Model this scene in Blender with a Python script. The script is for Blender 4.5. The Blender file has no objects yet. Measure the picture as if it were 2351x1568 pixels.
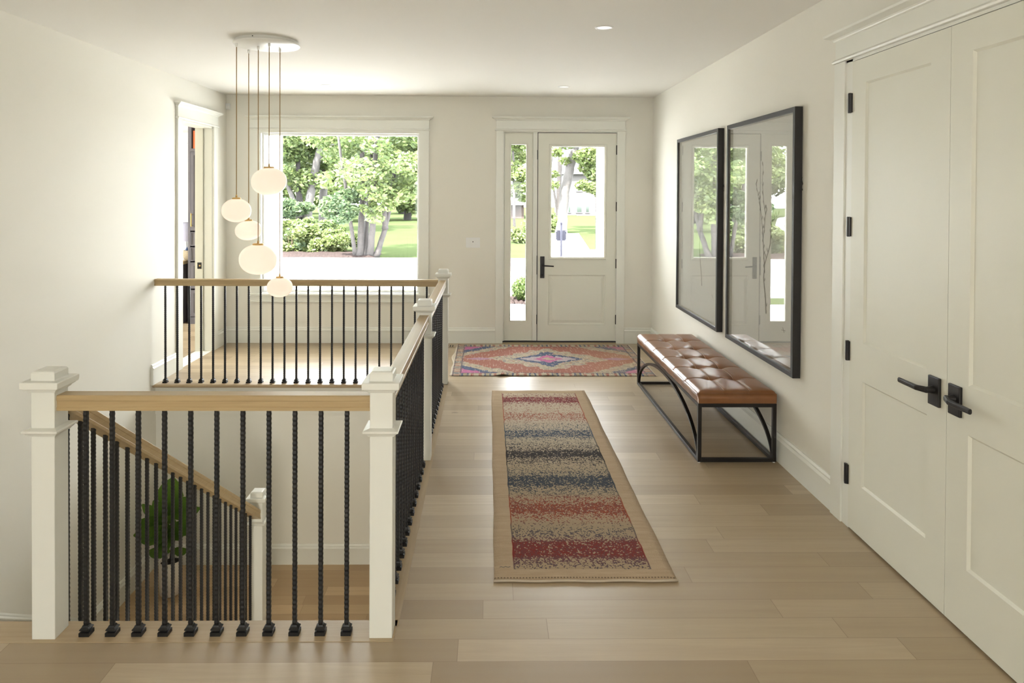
import bpy, bmesh, math, random
import numpy as np
from mathutils import Vector, Matrix, Euler
random.seed(7); RNG = np.random.default_rng(11)
sc = bpy.context.scene
COL = sc.collection

# ------------------------------------------------------------ camera
W, H = 2351, 1568
FPX, CH, YAW, PITCH, ROLL, CX, CY = 1599.6, 1.7521, 0.0137, 0.012, 0.005, 1143.16, 462.37
cy_, sy_ = math.cos(YAW), math.sin(YAW); cp_, sp_ = math.cos(PITCH), math.sin(PITCH)
RV = Vector((cy_, -sy_, 0)); F0 = Vector((sy_, cy_, 0)); U0 = Vector((0, 0, 1))
FV = cp_ * F0 - sp_ * U0; UV = sp_ * F0 + cp_ * U0
cr_, sr_ = math.cos(ROLL), math.sin(ROLL)
R2 = cr_ * RV + sr_ * UV; U2 = -sr_ * RV + cr_ * UV
cam_d = bpy.data.cameras.new('camera'); cam = bpy.data.objects.new('camera', cam_d); COL.objects.link(cam)
cam.matrix_world = Matrix(((R2.x, U2.x, -FV.x, 0), (R2.y, U2.y, -FV.y, 0), (R2.z, U2.z, -FV.z, CH), (0, 0, 0, 1)))
cam_d.sensor_fit = 'HORIZONTAL'; cam_d.sensor_width = 36; cam_d.lens = FPX / W * 36
cam_d.shift_x = (W / 2 - CX) / W; cam_d.shift_y = (CY - H / 2) / W
cam_d.clip_start = 0.05; cam_d.clip_end = 400
sc.camera = cam

# ------------------------------------------------------------ world, sun, exposure
WORLD = 15.0
w = bpy.data.worlds.new('world'); sc.world = w; w.use_nodes = True
bg = w.node_tree.nodes['Background']; bg.inputs[0].default_value = (0.93, 0.97, 1.0, 1); bg.inputs[1].default_value = WORLD
sd = bpy.data.lights.new('sun', 'SUN'); sd.energy = 34; sd.angle = math.radians(2); sd.color = (1, .95, .86)
so = bpy.data.objects.new('sun', sd); COL.objects.link(so)
so.rotation_euler = (math.radians(38), 0, math.radians(-28)); so.location = (0, 0, 20)
vs = sc.view_settings; vs.view_transform = 'Standard'; vs.look = 'None'; vs.gamma = 1; vs.use_curve_mapping = False
vs.exposure = 0.56

def area(name, loc, rot, sx, sy, power, color=(1, 1, 1), portal=False):
    d = bpy.data.lights.new(name, 'AREA'); d.shape = 'RECTANGLE'; d.size = sx; d.size_y = sy; d.energy = power; d.color = color
    if portal: d.cycles.is_portal = True
    o = bpy.data.objects.new(name, d); COL.objects.link(o); o.location = loc; o.rotation_euler = rot
    return o
PI = math.pi
area('window_portal', (-1.72, 8.33, 1.5), (-PI/2, 0, 0), 1.95, 2.0, 1, portal=True)
area('door_portal', (.83, 8.33, 1.35), (-PI/2, 0, 0), 1.5, 2.4, 1, portal=True)
area('back_fill_portal', (-.6, -4.6, 1.55), (PI/2, 0, 0), 3.3, 1.15, 1, portal=True)  # portal for the openings added behind the camera
area('side_room_portal', (-6.6, 8.0, 1.5), (0, -PI/2, 0), 1.8, 2.4, 1, portal=True)
# unseen area lights added behind the camera to fill the hall
for i, (fx, fy) in enumerate(((-1.9, -2.0), (.6, -2.0))):
    area('ceiling_fill_light', (fx, fy, 2.80), (0, 0, 0), 1.0, 1.0, 9, (1, .98, .92))
for i, (fx, fy) in enumerate(((-1.7, -2.4), (.5, -2.4))):  # bare point lights, out of view, added as fill for ceiling and walls
    ld = bpy.data.lights.new('point_fill_light', 'POINT'); ld.energy = 22; ld.color = (1, .97, .90); ld.shadow_soft_size = .22
    lo = bpy.data.objects.new('point_fill_light', ld); COL.objects.link(lo); lo.location = (fx, fy, 1.75)

area('stair_fill_light', (-1.05, 2.3, -.33), (math.radians(35), 0, 0), .5, .5, 40, (1, .93, .80))  # unseen light added to brighten the landing and stairwell
# ------------------------------------------------------------ materials
def nm(name):
    m = bpy.data.materials.new(name); m.use_nodes = True; nt = m.node_tree
    return m, nt, nt.nodes['Principled BSDF']
class NB:
    """small helper around a node tree"""
    def __init__(s, nt): s.nt = nt
    def n(s, t, **kw):
        x = s.nt.nodes.new(t)
        for k, v in kw.items(): setattr(x, k, v)
        return x
    def link(s, a, b): s.nt.links.new(a, b)
    def put(s, sock, v):
        if hasattr(v, 'links') or isinstance(v, bpy.types.NodeSocket): s.link(v, sock)
        else: sock.default_value = v
    def m(s, op, a, b=0.0, c=0.0):
        x = s.n('ShaderNodeMath', operation=op)
        s.put(x.inputs[0], a); s.put(x.inputs[1], b); s.put(x.inputs[2], c)
        return x.outputs[0]
    def mix(s, f, a, b):
        x = s.n('ShaderNodeMix', data_type='RGBA'); s.put(x.inputs[0], f)
        for sock, v in ((x.inputs[6], a), (x.inputs[7], b)):
            if isinstance(v, tuple): sock.default_value = (v[0], v[1], v[2], 1)
            else: s.link(v, sock)
        return x.outputs[2]
    def pos(s):
        g = s.n('ShaderNodeNewGeometry'); x = s.n('ShaderNodeSeparateXYZ'); s.link(g.outputs['Position'], x.inputs[0])
        return g.outputs['Position'], x.outputs[0], x.outputs[1], x.outputs[2]
    def objc(s):
        g = s.n('ShaderNodeTexCoord'); x = s.n('ShaderNodeSeparateXYZ'); s.link(g.outputs['Object'], x.inputs[0])
        return g.outputs['Object'], x.outputs[0], x.outputs[1], x.outputs[2]
    def comb(s, x, y, z):
        c = s.n('ShaderNodeCombineXYZ'); s.put(c.inputs[0], x); s.put(c.inputs[1], y); s.put(c.inputs[2], z); return c.outputs[0]
    def noise(s, vec, scale, detail=3, rough=.5, dist=0):
        x = s.n('ShaderNodeTexNoise'); s.link(vec, x.inputs['Vector']); x.inputs['Scale'].default_value = scale
        x.inputs['Detail'].default_value = detail; x.inputs['Roughness'].default_value = rough; x.inputs['Distortion'].default_value = dist
        return x.outputs[0]
    def white(s, vec):
        x = s.n('ShaderNodeTexWhiteNoise', noise_dimensions='3D'); s.link(vec, x.inputs['Vector']); return x.outputs[0]
    def ramp(s, f, stops, interp='LINEAR'):
        x = s.n('ShaderNodeValToRGB'); s.link(f, x.inputs[0]); cr = x.color_ramp; cr.interpolation = interp
        while len(cr.elements) > 1: cr.elements.remove(cr.elements[-1])
        cr.elements[0].position = stops[0][0]; c = stops[0][1]; cr.elements[0].color = (c[0], c[1], c[2], 1)
        for p, c in stops[1:]:
            e = cr.elements.new(p); e.color = (c[0], c[1], c[2], 1)
        return x.outputs[0]
    def bump(s, h, strength, dist, bsdf):
        b = s.n('ShaderNodeBump'); b.inputs['Strength'].default_value = strength; b.inputs['Distance'].default_value = dist
        s.link(h, b.inputs['Height']); s.link(b.outputs[0], bsdf.inputs['Normal'])

def lin(r, g, b):
    f = lambda c: (c/255/12.92) if c/255 <= .04045 else ((c/255+.055)/1.055)**2.4
    return (f(r), f(g), f(b))

def plain(name, color, rough=.5, metal=0, spec=.5, bump=None, var=.04, nscale=6):
    m, nt, b = nm(name); nb = NB(nt)
    co, *_ = nb.objc()
    f = nb.noise(co, nscale, 3)
    c2 = tuple(min(1, c*(1-var)) for c in color)
    nb.link(nb.mix(f, color, c2), b.inputs['Base Color'])
    b.inputs['Roughness'].default_value = rough; b.inputs['Metallic'].default_value = metal
    b.inputs['Specular IOR Level'].default_value = spec
    if bump: nb.bump(nb.noise(co, bump[0], 4), bump[1], bump[2], b)
    return m

M = {}
M['wall'] = plain('wall_paint', (.815, .792, .71), .75, spec=.25, bump=(220, .05, .001), var=.02, nscale=1.3)
M['ceiling'] = plain('ceiling_paint', (.88, .86, .80), .85, spec=.15, var=.02, nscale=1.1)
M['trim'] = plain('trim_paint', (.81, .81, .74), .35, spec=.45, var=.015)
M['doorp'] = plain('door_paint', (.78, .775, .68), .42, spec=.4, var=.015)
M['newel'] = plain('newel_paint', (.77, .77, .71), .35, spec=.45, var=.01)
M['iron'] = plain('wrought_iron', (.011, .0105, .011), .45, metal=.0, spec=.4, bump=(160, .25, .001), var=.3)
M['black'] = plain('black_metal', (.016, .014, .014), .38, metal=.2, spec=.5)
M['bench_metal'] = plain('gunmetal_steel', (.016, .013, .012), .36, metal=.35, spec=.5)
M['brass'] = plain('brushed_brass', (.62, .42, .17), .32, metal=1)
M['cord'] = plain('gold_fabric_cord', (.34, .22, .07), .6)
M['canopy'] = plain('white_enamel', (.88, .87, .82), .3)
M['plastic'] = plain('white_plastic', (.84, .84, .82), .4)
M['dark'] = plain('black_rubber', (.02, .018, .016), .6)
M['frame'] = plain('charcoal_wood_frame', (.022, .020, .020), .5, bump=(120, .3, .001), var=.35, nscale=60)
M['fillet'] = plain('tarnished_silver_fillet', (.30, .28, .22), .4, metal=.7, var=.6, nscale=90)
M['paper'] = plain('art_paper', (.80, .80, .76), .9, spec=.1, var=.03)
M['ink'] = plain('twig_ink', (.07, .055, .04), .9, spec=.1)
M['greycab'] = plain('grey_cabinet_paint', (.115, .105, .115), .45)
M['greycab2'] = plain('dark_cabinet_interior', (.045, .035, .035), .6)
M['orange'] = plain('orange_cloth', (.72, .15, .04), .7, var=.3, nscale=90)
M['lilac'] = plain('lilac_shade', (.55, .55, .68), .8)
M['wicker'] = plain('woven_seagrass', (.42, .34, .22), .8, var=.5, nscale=60)
M['blue'] = plain('navy_ceramic', (.03, .06, .16), .4)
M['yellow'] = plain('yellow_ceramic', (.6, .4, .03), .5)
M['pot'] = plain('off_white_ceramic', (.78, .73, .64), .6)
M['soil'] = plain('potting_soil', (.02, .014, .01), .95, bump=(60, .8, .01), var=.6)
M['stem'] = plain('woody_stem', (.05, .035, .02), .8)
M['roof'] = plain('roof_shingle', (.12, .11, .11), .9)
M['tyre'] = plain('tyre_rubber', (.03, .03, .032), .7)
M['carpaint'] = plain('white_car_paint', (.75, .76, .78), .15, spec=.6)
M['alloy'] = plain('alloy_silver', (.6, .6, .62), .25, metal=.8)
M['tint'] = plain('tinted_glass', (.04, .06, .07), .05, spec=.8)
M['greypost'] = plain('grey_painted_post', (.026, .026, .048), .6)
M['stone'] = plain('pale_house_stone', (.075, .07, .068), .9, var=.3, nscale=2)
M['brick'] = plain('brown_brick', (.05, .034, .028), .9, var=.4, nscale=14)
M['hwin'] = plain('house_window_glass', (.03, .045, .035), .1, spec=.8, var=.9, nscale=1.5)
M['bark'] = plain('grey_bark', (.037, .033, .032), .9, bump=(14, .8, .03), var=.55, nscale=9)
M['barkl'] = plain('pale_bark', (.070, .065, .062), .9, bump=(10, .8, .03), var=.4, nscale=7)
M['mulch'] = plain('bark_mulch', (.046, .036, .034), .95, spec=0, bump=(12, 1, .05), var=.7, nscale=16)
M['concrete'] = plain('pale_concrete', (.72, .71, .70), .85, spec=.1, var=.06, nscale=.8)

def foliage_mat(name, c1, c2, c3, k=.73):
    c1, c2, c3 = [(c[0]*k, c[1]*k, c[2]*k*1.25) for c in (c1, c2, c3)]
    m, nt, b = nm(name); nb = NB(nt)
    g = nb.n('ShaderNodeNewGeometry')
    f = nb.m('MULTIPLY_ADD', g.outputs['Random Per Island'], .55, nb.m('MULTIPLY', nb.noise(g.outputs['Position'], .55, 3), .6))
    col = nb.ramp(f, [(.15, c1), (.5, c2), (.9, c3)])
    nb.link(col, b.inputs['Base Color']); b.inputs['Roughness'].default_value = .5
    tr = nb.n('ShaderNodeBsdfTranslucent'); nb.link(col, tr.inputs[0])
    mx = nb.n('ShaderNodeMixShader'); mx.inputs[0].default_value = .45
    nb.link(b.outputs[0], mx.inputs[1]); nb.link(tr.outputs[0], mx.inputs[2])
    nb.link(mx.outputs[0], nt.nodes['Material Output'].inputs['Surface'])
    return m
M['leafA'] = foliage_mat('maple_leaf', (.06, .10, .030), (.115, .165, .045), (.20, .25, .07))
M['leafB'] = foliage_mat('shade_leaf', (.045, .085, .04), (.08, .13, .05), (.13, .18, .065))
M['leafC'] = foliage_mat('shrub_leaf', (.08, .12, .03), (.13, .18, .045), (.20, .23, .07))
M['box'] = foliage_mat('boxwood_leaf', (.03, .06, .012), (.07, .12, .02), (.15, .2, .05))
M['fig'] = foliage_mat('fig_leaf', (.03, .08, .01), (.11, .22, .02), (.32, .44, .04), 1.0)

def grass_mat():
    m, nt, b = nm('lawn_grass'); nb = NB(nt); p, x, y, z = nb.pos()
    f = nb.noise(p, .5, 5, .6); f2 = nb.noise(p, 9, 3)
    c = nb.mix(f, (.033, .045, .018), (.042, .052, .027)); c = nb.mix(nb.m('MULTIPLY', f2, .5), c, (.017, .026, .008))
    nb.link(c, b.inputs['Base Color']); b.inputs['Roughness'].default_value = 1; b.inputs['Specular IOR Level'].default_value = 0
    return m
M['grass'] = grass_mat()

def wood_floor(name, y0=2.847, pw=.131, tint=(1, 1, 1), axis='x', rough=.39):
    m, nt, b = nm(name); nb = NB(nt); p, x, y, z = nb.pos()
    if axis == 'y': x, y = y, x
    ry = nb.m('DIVIDE', nb.m('SUBTRACT', y, y0), pw)
    row = nb.m('FLOOR', ry); fy = nb.m('FRACT', ry)
    r1 = nb.white(nb.comb(row, 3.3, 0)); r2 = nb.white(nb.comb(row, 7.7, 1))
    L = nb.m('MULTIPLY_ADD', r2, .9, 1.1)
    rx = nb.m('ADD', nb.m('DIVIDE', x, L), nb.m('MULTIPLY', r1, 17.0))
    cell = nb.m('FLOOR', rx); fx = nb.m('FRACT', rx)
    rnd = nb.white(nb.comb(row, cell, 5)); rnd2 = nb.white(nb.comb(cell, row, 9))
    # grain
    off = nb.m('MULTIPLY', rnd, 37.0)
    gv = nb.comb(nb.m('MULTIPLY_ADD', x, 1.0, off), nb.m('MULTIPLY', y, 14.0), off)
    g1 = nb.noise(gv, 1.6, 5, .6, 1.2)
    gv2 = nb.comb(nb.m('MULTIPLY', x, 4.0), nb.m('MULTIPLY', y, 120.0), off)
    g2 = nb.noise(gv2, 1.0, 3, .6)
    wv = nb.n('ShaderNodeTexWave', wave_type='RINGS'); wv.inputs['Scale'].default_value = .55; wv.inputs['Distortion'].default_value = 5
    wv.inputs['Detail'].default_value = 2; wv.inputs['Detail Scale'].default_value = .8
    nb.link(nb.comb(nb.m('MULTIPLY_ADD', x, .8, off), nb.m('MULTIPLY', y, 9.0), off), wv.inputs['Vector'])
    base = nb.ramp(rnd, [(0, (.33, .245, .142)), (.3, (.41, .32, .198)), (.6, (.455, .365, .235)), (.85, (.52, .42, .28)), (1, (.38, .29, .175))])
    dark = nb.mix(1.0, base, base)
    col = nb.mix(nb.m('MULTIPLY', nb.m('SUBTRACT', g1, .35), 1.1), base, (.35, .26, .165))
    col = nb.mix(nb.m('MULTIPLY', wv.outputs[0], .10), col, (.28, .18, .10))
    col = nb.mix(nb.m('MULTIPLY', g2, .16), col, (.30, .20, .12))
    # knots
    vo = nb.n('ShaderNodeTexVoronoi'); vo.inputs['Scale'].default_value = 1.0
    nb.link(nb.comb(nb.m('MULTIPLY', x, 1.6), nb.m('MULTIPLY', y, 4.2), off), vo.inputs['Vector'])
    kn = nb.m('MULTIPLY', nb.m('LESS_THAN', vo.outputs['Distance'], .045), nb.m('GREATER_THAN', rnd2, .55))
    col = nb.mix(nb.m('MULTIPLY', kn, .55), col, (.12, .075, .04))
    # seams
    sy = nb.m('LESS_THAN', nb.m('MINIMUM', fy, nb.m('SUBTRACT', 1.0, fy)), .008)
    sx = nb.m('LESS_THAN', nb.m('MULTIPLY', nb.m('MINIMUM', fx, nb.m('SUBTRACT', 1.0, fx)), L), .0012)
    seam = nb.m('MAXIMUM', sy, sx)
    col = nb.mix(nb.m('MULTIPLY', seam, .75), col, (.20, .13, .07))
    if tint != (1, 1, 1):
        mm = nb.n('ShaderNodeMix', data_type='RGBA', blend_type='MULTIPLY'); mm.inputs[0].default_value = 1
        nb.link(col, mm.inputs[6]); mm.inputs[7].default_value = (*tint, 1); col = mm.outputs[2]
    nb.link(col, b.inputs['Base Color'])
    nb.link(nb.m('MULTIPLY_ADD', g1, .16, rough - .08), b.inputs['Roughness'])
    b.inputs['Coat Weight'].default_value = .28; b.inputs['Coat Roughness'].default_value = .42
    b.inputs['Specular IOR Level'].default_value = .7
    nb.bump(nb.m('SUBTRACT', nb.m('MULTIPLY', g2, .25), seam), .25, .0012, b)
    return m
M['floor'] = wood_floor('light_oak_planks')
M['landing'] = wood_floor('oak_landing_lit_tint', y0=6.285, pw=.131, tint=(1.18, 1.05, .88))  # same oak as the hall; the landing's warm light is put into the tint

def oak(name, base, dark, axis=0, rough=.38):
    m, nt, b = nm(name); nb = NB(nt); co, x, y, z = nb.objc()
    sc_ = [30, 30, 30]; sc_[axis] = 1.3
    v = nb.comb(nb.m('MULTIPLY', x, sc_[0]), nb.m('MULTIPLY', y, sc_[1]), nb.m('MULTIPLY', z, sc_[2]))
    g = nb.noise(v, 1.5, 5, .6, .8)
    v2 = nb.comb(nb.m('MULTIPLY', x, sc_[0]*6), nb.m('MULTIPLY', y, sc_[1]*6), nb.m('MULTIPLY', z, sc_[2]*6))
    g2 = nb.noise(v2, 1.0, 2)
    c = nb.mix(nb.m('MULTIPLY', nb.m('SUBTRACT', g, .3), 1.6), base, dark); c = nb.mix(nb.m('MULTIPLY', g2, .25), c, dark)
    nb.link(c, b.inputs['Base Color']); b.inputs['Roughness'].default_value = rough
    nb.bump(g2, .15, .0006, b)
    return m
M['oakx'] = oak('oak_handrail_along', (.48, .355, .185), (.36, .25, .12), 0)
M['oaky'] = oak('oak_handrail_across', (.48, .355, .185), (.36, .25, .12), 1)
M['nosex'] = oak('oak_nosing_board', (.47, .365, .23), (.36, .26, .15), 0)
M['nosey'] = oak('oak_nosing_board_deep', (.47, .365, .23), (.36, .26, .15), 1)

def leather():
    m, nt, b = nm('cognac_leather'); nb = NB(nt); co, x, y, z = nb.objc()
    f = nb.noise(co, 5, 4, .6); f2 = nb.noise(nb.comb(x, nb.m('MULTIPLY', y, .4), z), 14, 3)
    c = nb.mix(f, (.20, .076, .027), (.31, .135, .050)); c = nb.mix(nb.m('MULTIPLY', f2, .5), c, (.13, .045, .016))
    nb.link(c, b.inputs['Base Color']); b.inputs['Roughness'].default_value = .33
    b.inputs['Specular IOR Level'].default_value = .55
    vo = nb.n('ShaderNodeTexVoronoi'); vo.inputs['Scale'].default_value = 300; nb.link(co, vo.inputs['Vector'])
    nb.bump(nb.m('ADD', nb.m('MULTIPLY', vo.outputs['Distance'], .3), nb.noise(co, 26, 3)), .12, .003, b)
    return m
M['leather'] = leather()
M['seam'] = plain('leather_seam', (.42, .27, .18), .4)

def glass(name, refl=1.0, tint=(1, 1, 1)):
    m, nt, b = nm(name); nb = NB(nt); nt.nodes.remove(b)
    tr = nb.n('ShaderNodeBsdfTransparent'); tr.inputs[0].default_value = (*tint, 1)
    gl = nb.n('ShaderNodeBsdfGlossy'); gl.inputs['Roughness'].default_value = 0.0
    g = nb.n('ShaderNodeNewGeometry'); dt = nb.n('ShaderNodeVectorMath', operation='DOT_PRODUCT')
    nb.link(g.outputs['Incoming'], dt.inputs[0]); nb.link(g.outputs['Normal'], dt.inputs[1])
    sch = nb.m('MULTIPLY_ADD', nb.m('POWER', nb.m('SUBTRACT', 1.0, nb.m('ABSOLUTE', dt.outputs['Value'])), 5.0), .96, .04)
    f = nb.m('MINIMUM', nb.m('MULTIPLY', sch, refl), 1.0)
    mx = nb.n('ShaderNodeMixShader'); nb.link(f, mx.inputs[0]); nb.link(tr.outputs[0], mx.inputs[1]); nb.link(gl.outputs[0], mx.inputs[2])
    nb.link(mx.outputs[0], nt.nodes['Material Output'].inputs['Surface'])
    return m
M['glass'] = glass('window_glass', .2)
M['picglass'] = glass('picture_glass', 2.1)

def opal():
    m, nt, b = nm('opal_glass'); nb = NB(nt)
    b.inputs['Base Color'].default_value = (.86, .82, .78, 1); b.inputs['Roughness'].default_value = .15
    tr = nb.n('ShaderNodeBsdfTranslucent'); tr.inputs[0].default_value = (.98, .90, .84, 1)
    co, *_ = nb.objc(); nz = nb.noise(co, 3, 2)
    nb.link(nb.mix(nb.m('MULTIPLY', nz, .15), (.98, .90, .84), (.95, .86, .80)), tr.inputs[0])
    mx = nb.n('ShaderNodeMixShader'); mx.inputs[0].default_value = .7
    nb.link(b.outputs[0], mx.inputs[1]); nb.link(tr.outputs[0], mx.inputs[2])
    nb.link(mx.outputs[0], nt.nodes['Material Output'].inputs['Surface'])
    return m
M['opal'] = opal()
def emis(name, col, st):
    m, nt, b = nm(name); nb = NB(nt); co, *_ = nb.objc()
    nb.link(nb.mix(nb.noise(co, 4), col, tuple(c*.95 for c in col)), b.inputs['Emission Color'])
    b.inputs['Emission Strength'].default_value = st; b.inputs['Base Color'].default_value = (.8, .8, .75, 1)
    return m
M['lens'] = emis('lit_lens', (1, .95, .85), .55)

# runner rug: pile speckle over beige, density and hue changing along y
RX0, RX1, RY0, RY1 = .036, .862, 3.118, 6.145
def runner_mat():
    m, nt, b = nm('striped_wool_pile'); nb = NB(nt); p, x, y, z = nb.pos()
    t = nb.m('DIVIDE', nb.m('SUBTRACT', y, RY0), RY1-RY0)
    T = lambda yy: (yy-RY0)/(RY1-RY0)
    wob = nb.m('MULTIPLY', nb.m('SUBTRACT', nb.noise(nb.comb(x, nb.m('MULTIPLY', y, 1.0), 0), 3, 3), .5), .012)
    t = nb.m('ADD', t, wob)
    # (y, density) of coloured tufts
    den = [(3.20,.22),(3.26,.40),(3.29,.50),(3.31,.95),(3.45,.92),(3.49,.45),(3.56,.35),(3.62,.12),(3.70,.22),(3.76,.55),(3.79,.85),(3.87,.85),(3.90,.5),(3.98,.3),
           (4.03,.35),(4.10,.5),(4.14,.9),(4.25,.88),(4.28,.45),(4.36,.3),(4.42,.15),(4.48,.4),(4.56,.55),(4.59,.95),(4.68,.92),(4.71,.5),(4.80,.3),(4.87,.18),
           (4.93,.35),(4.97,.75),(5.08,.75),(5.11,.3),(5.20,.22),(5.30,.15),(5.38,.5),(5.47,.5),(5.52,.15),(5.66,.12),(5.76,.4),(5.80,.9),(5.91,.9),(5.93,.35),(6.03,.15)]
    R_=(.22,.020,.018); OR=(.30,.060,.028); BL=(.03,.05,.075); BK=(.010,.010,.014); B2=(.04,.08,.135); CO=(.38,.10,.055); DR=(.24,.018,.028)
    hue = [(3.20,(.10,.09,.10)),(3.29,(.16,.05,.06)),(3.33,R_),(3.45,R_),(3.52,(.10,.08,.09)),(3.62,(.13,.11,.09)),(3.70,OR),(3.95,OR),(4.02,(.12,.12,.10)),(4.10,BL),(4.28,BL),(4.40,(.10,.10,.09)),
           (4.5,BK),(4.72,BK),(4.90,(.10,.11,.12)),(4.96,B2),(5.10,B2),(5.22,(.14,.16,.16)),(5.34,CO),(5.52,CO),(5.70,(.30,.10,.09)),(5.80,DR),(5.91,DR),(6.03,(.25,.1,.1))]
    gnd = [(3.2,(.43,.33,.225)),(3.62,(.38,.30,.21)),(3.8,(.46,.33,.23)),(4.2,(.38,.33,.245)),(4.4,(.45,.37,.27)),(4.9,(.52,.46,.37)),(5.3,(.60,.52,.43)),(6.1,(.58,.49,.38))]
    def multi(vals, val=False):
        # a colour ramp holds at most 32 stops: split in two where needed
        st = [(T(a), (v, v, v) if val else v) for a, v in vals]
        if len(st) <= 30: return nb.ramp(t, st)
        k = len(st)//2; a_ = nb.ramp(t, st[:k+1]); b_ = nb.ramp(t, st[k:])
        return nb.mix(nb.m('GREATER_THAN', t, st[k][0]), a_, b_)
    dcol = multi(den, True); hcol = multi(hue); gcol = multi(gnd)
    cell = nb.n('ShaderNodeTexVoronoi'); cell.inputs['Scale'].default_value = 1.0
    nb.link(nb.comb(nb.m('MULTIPLY', x, 150.0), nb.m('MULTIPLY', y, 120.0), 0.0), cell.inputs['Vector'])
    sepc = nb.n('ShaderNodeSeparateColor'); nb.link(cell.outputs['Color'], sepc.inputs[0])
    patch = nb.noise(nb.comb(nb.m('MULTIPLY', x, 1.0), y, 0), 30, 3, .6)
    thr = nb.m('MULTIPLY', dcol, nb.m('MULTIPLY_ADD', patch, .9, .50))
    on = nb.m('LESS_THAN', sepc.outputs[0], thr)
    vary = nb.mix(nb.m('MULTIPLY', sepc.outputs[1], .5), hcol, (.06, .06, .09))
    wv = nb.noise(nb.comb(nb.m('MULTIPLY', x, 3), nb.m('MULTIPLY', y, 40), 0), 1.0, 3)
    field0 = nb.mix(nb.m('MULTIPLY', wv, .5), gcol, (.32, .23, .14))
    field = nb.mix(nb.m('MULTIPLY', on, .92), field0, vary)
    bn = nb.noise(nb.comb(nb.m('MULTIPLY', x, 7), nb.m('MULTIPLY', y, 55), 0), 1.0, 4, .6)
    border = nb.mix(bn, (.56, .435, .305), (.37, .275, .18))
    wx = nb.m('MULTIPLY', nb.m('SUBTRACT', nb.noise(p, 9, 2), .5), .014)
    xx = nb.m('ADD', x, wx)
    inx = nb.m('MULTIPLY', nb.m('GREATER_THAN', xx, RX0+.092), nb.m('LESS_THAN', xx, RX1-.100))
    iny = nb.m('MULTIPLY', nb.m('GREATER_THAN', y, 3.205), nb.m('LESS_THAN', y, 6.045))
    col = nb.mix(nb.m('MULTIPLY', inx, iny), border, field)
    # thin outline at both long edges of the field
    e1 = nb.m('LESS_THAN', nb.m('ABSOLUTE', nb.m('SUBTRACT', xx, RX0+.092)), .0035); e2 = nb.m('LESS_THAN', nb.m('ABSOLUTE', nb.m('SUBTRACT', xx, RX1-.100)), .0035)
    col = nb.mix(nb.m('MULTIPLY', nb.m('MULTIPLY', nb.m('MAXIMUM', e1, e2), iny), .8), col, hcol)
    # dark stitched line at the near end
    st = nb.m('MULTIPLY', nb.m('LESS_THAN', nb.m('ABSOLUTE', nb.m('SUBTRACT', y, RY0+.020)), .004), nb.m('GREATER_THAN', nb.m('FRACT', nb.m('MULTIPLY', x, 70)), .45))
    col = nb.mix(nb.m('MULTIPLY', st, .7), col, (.10, .07, .06))
    # little zigzag signature woven in the near left corner
    zz = nb.m('ABSOLUTE', nb.m('SUBTRACT', nb.m('FRACT', nb.m('MULTIPLY', x, 45)), .5))
    zl = nb.m('LESS_THAN', nb.m('ABSOLUTE', nb.m('SUBTRACT', y, nb.m('MULTIPLY_ADD', zz, .014, 3.222))), .003)
    zm = nb.m('MULTIPLY', nb.m('MULTIPLY', zl, nb.m('LESS_THAN', x, RX0+.075)), nb.m('GREATER_THAN', x, RX0+.025))
    col = nb.mix(nb.m('MULTIPLY', zm, .7), col, (.05, .07, .10))
    nb.link(col, b.inputs['Base Color']); b.inputs['Roughness'].default_value = .95; b.inputs['Specular IOR Level'].default_value = .1
    b.inputs['Sheen Weight'].default_value = 0
    nb.bump(nb.m('ADD', cell.outputs['Distance'], nb.noise(p, 8, 3)), .5, .004, b)
    return m
M['runner'] = runner_mat()

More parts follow.
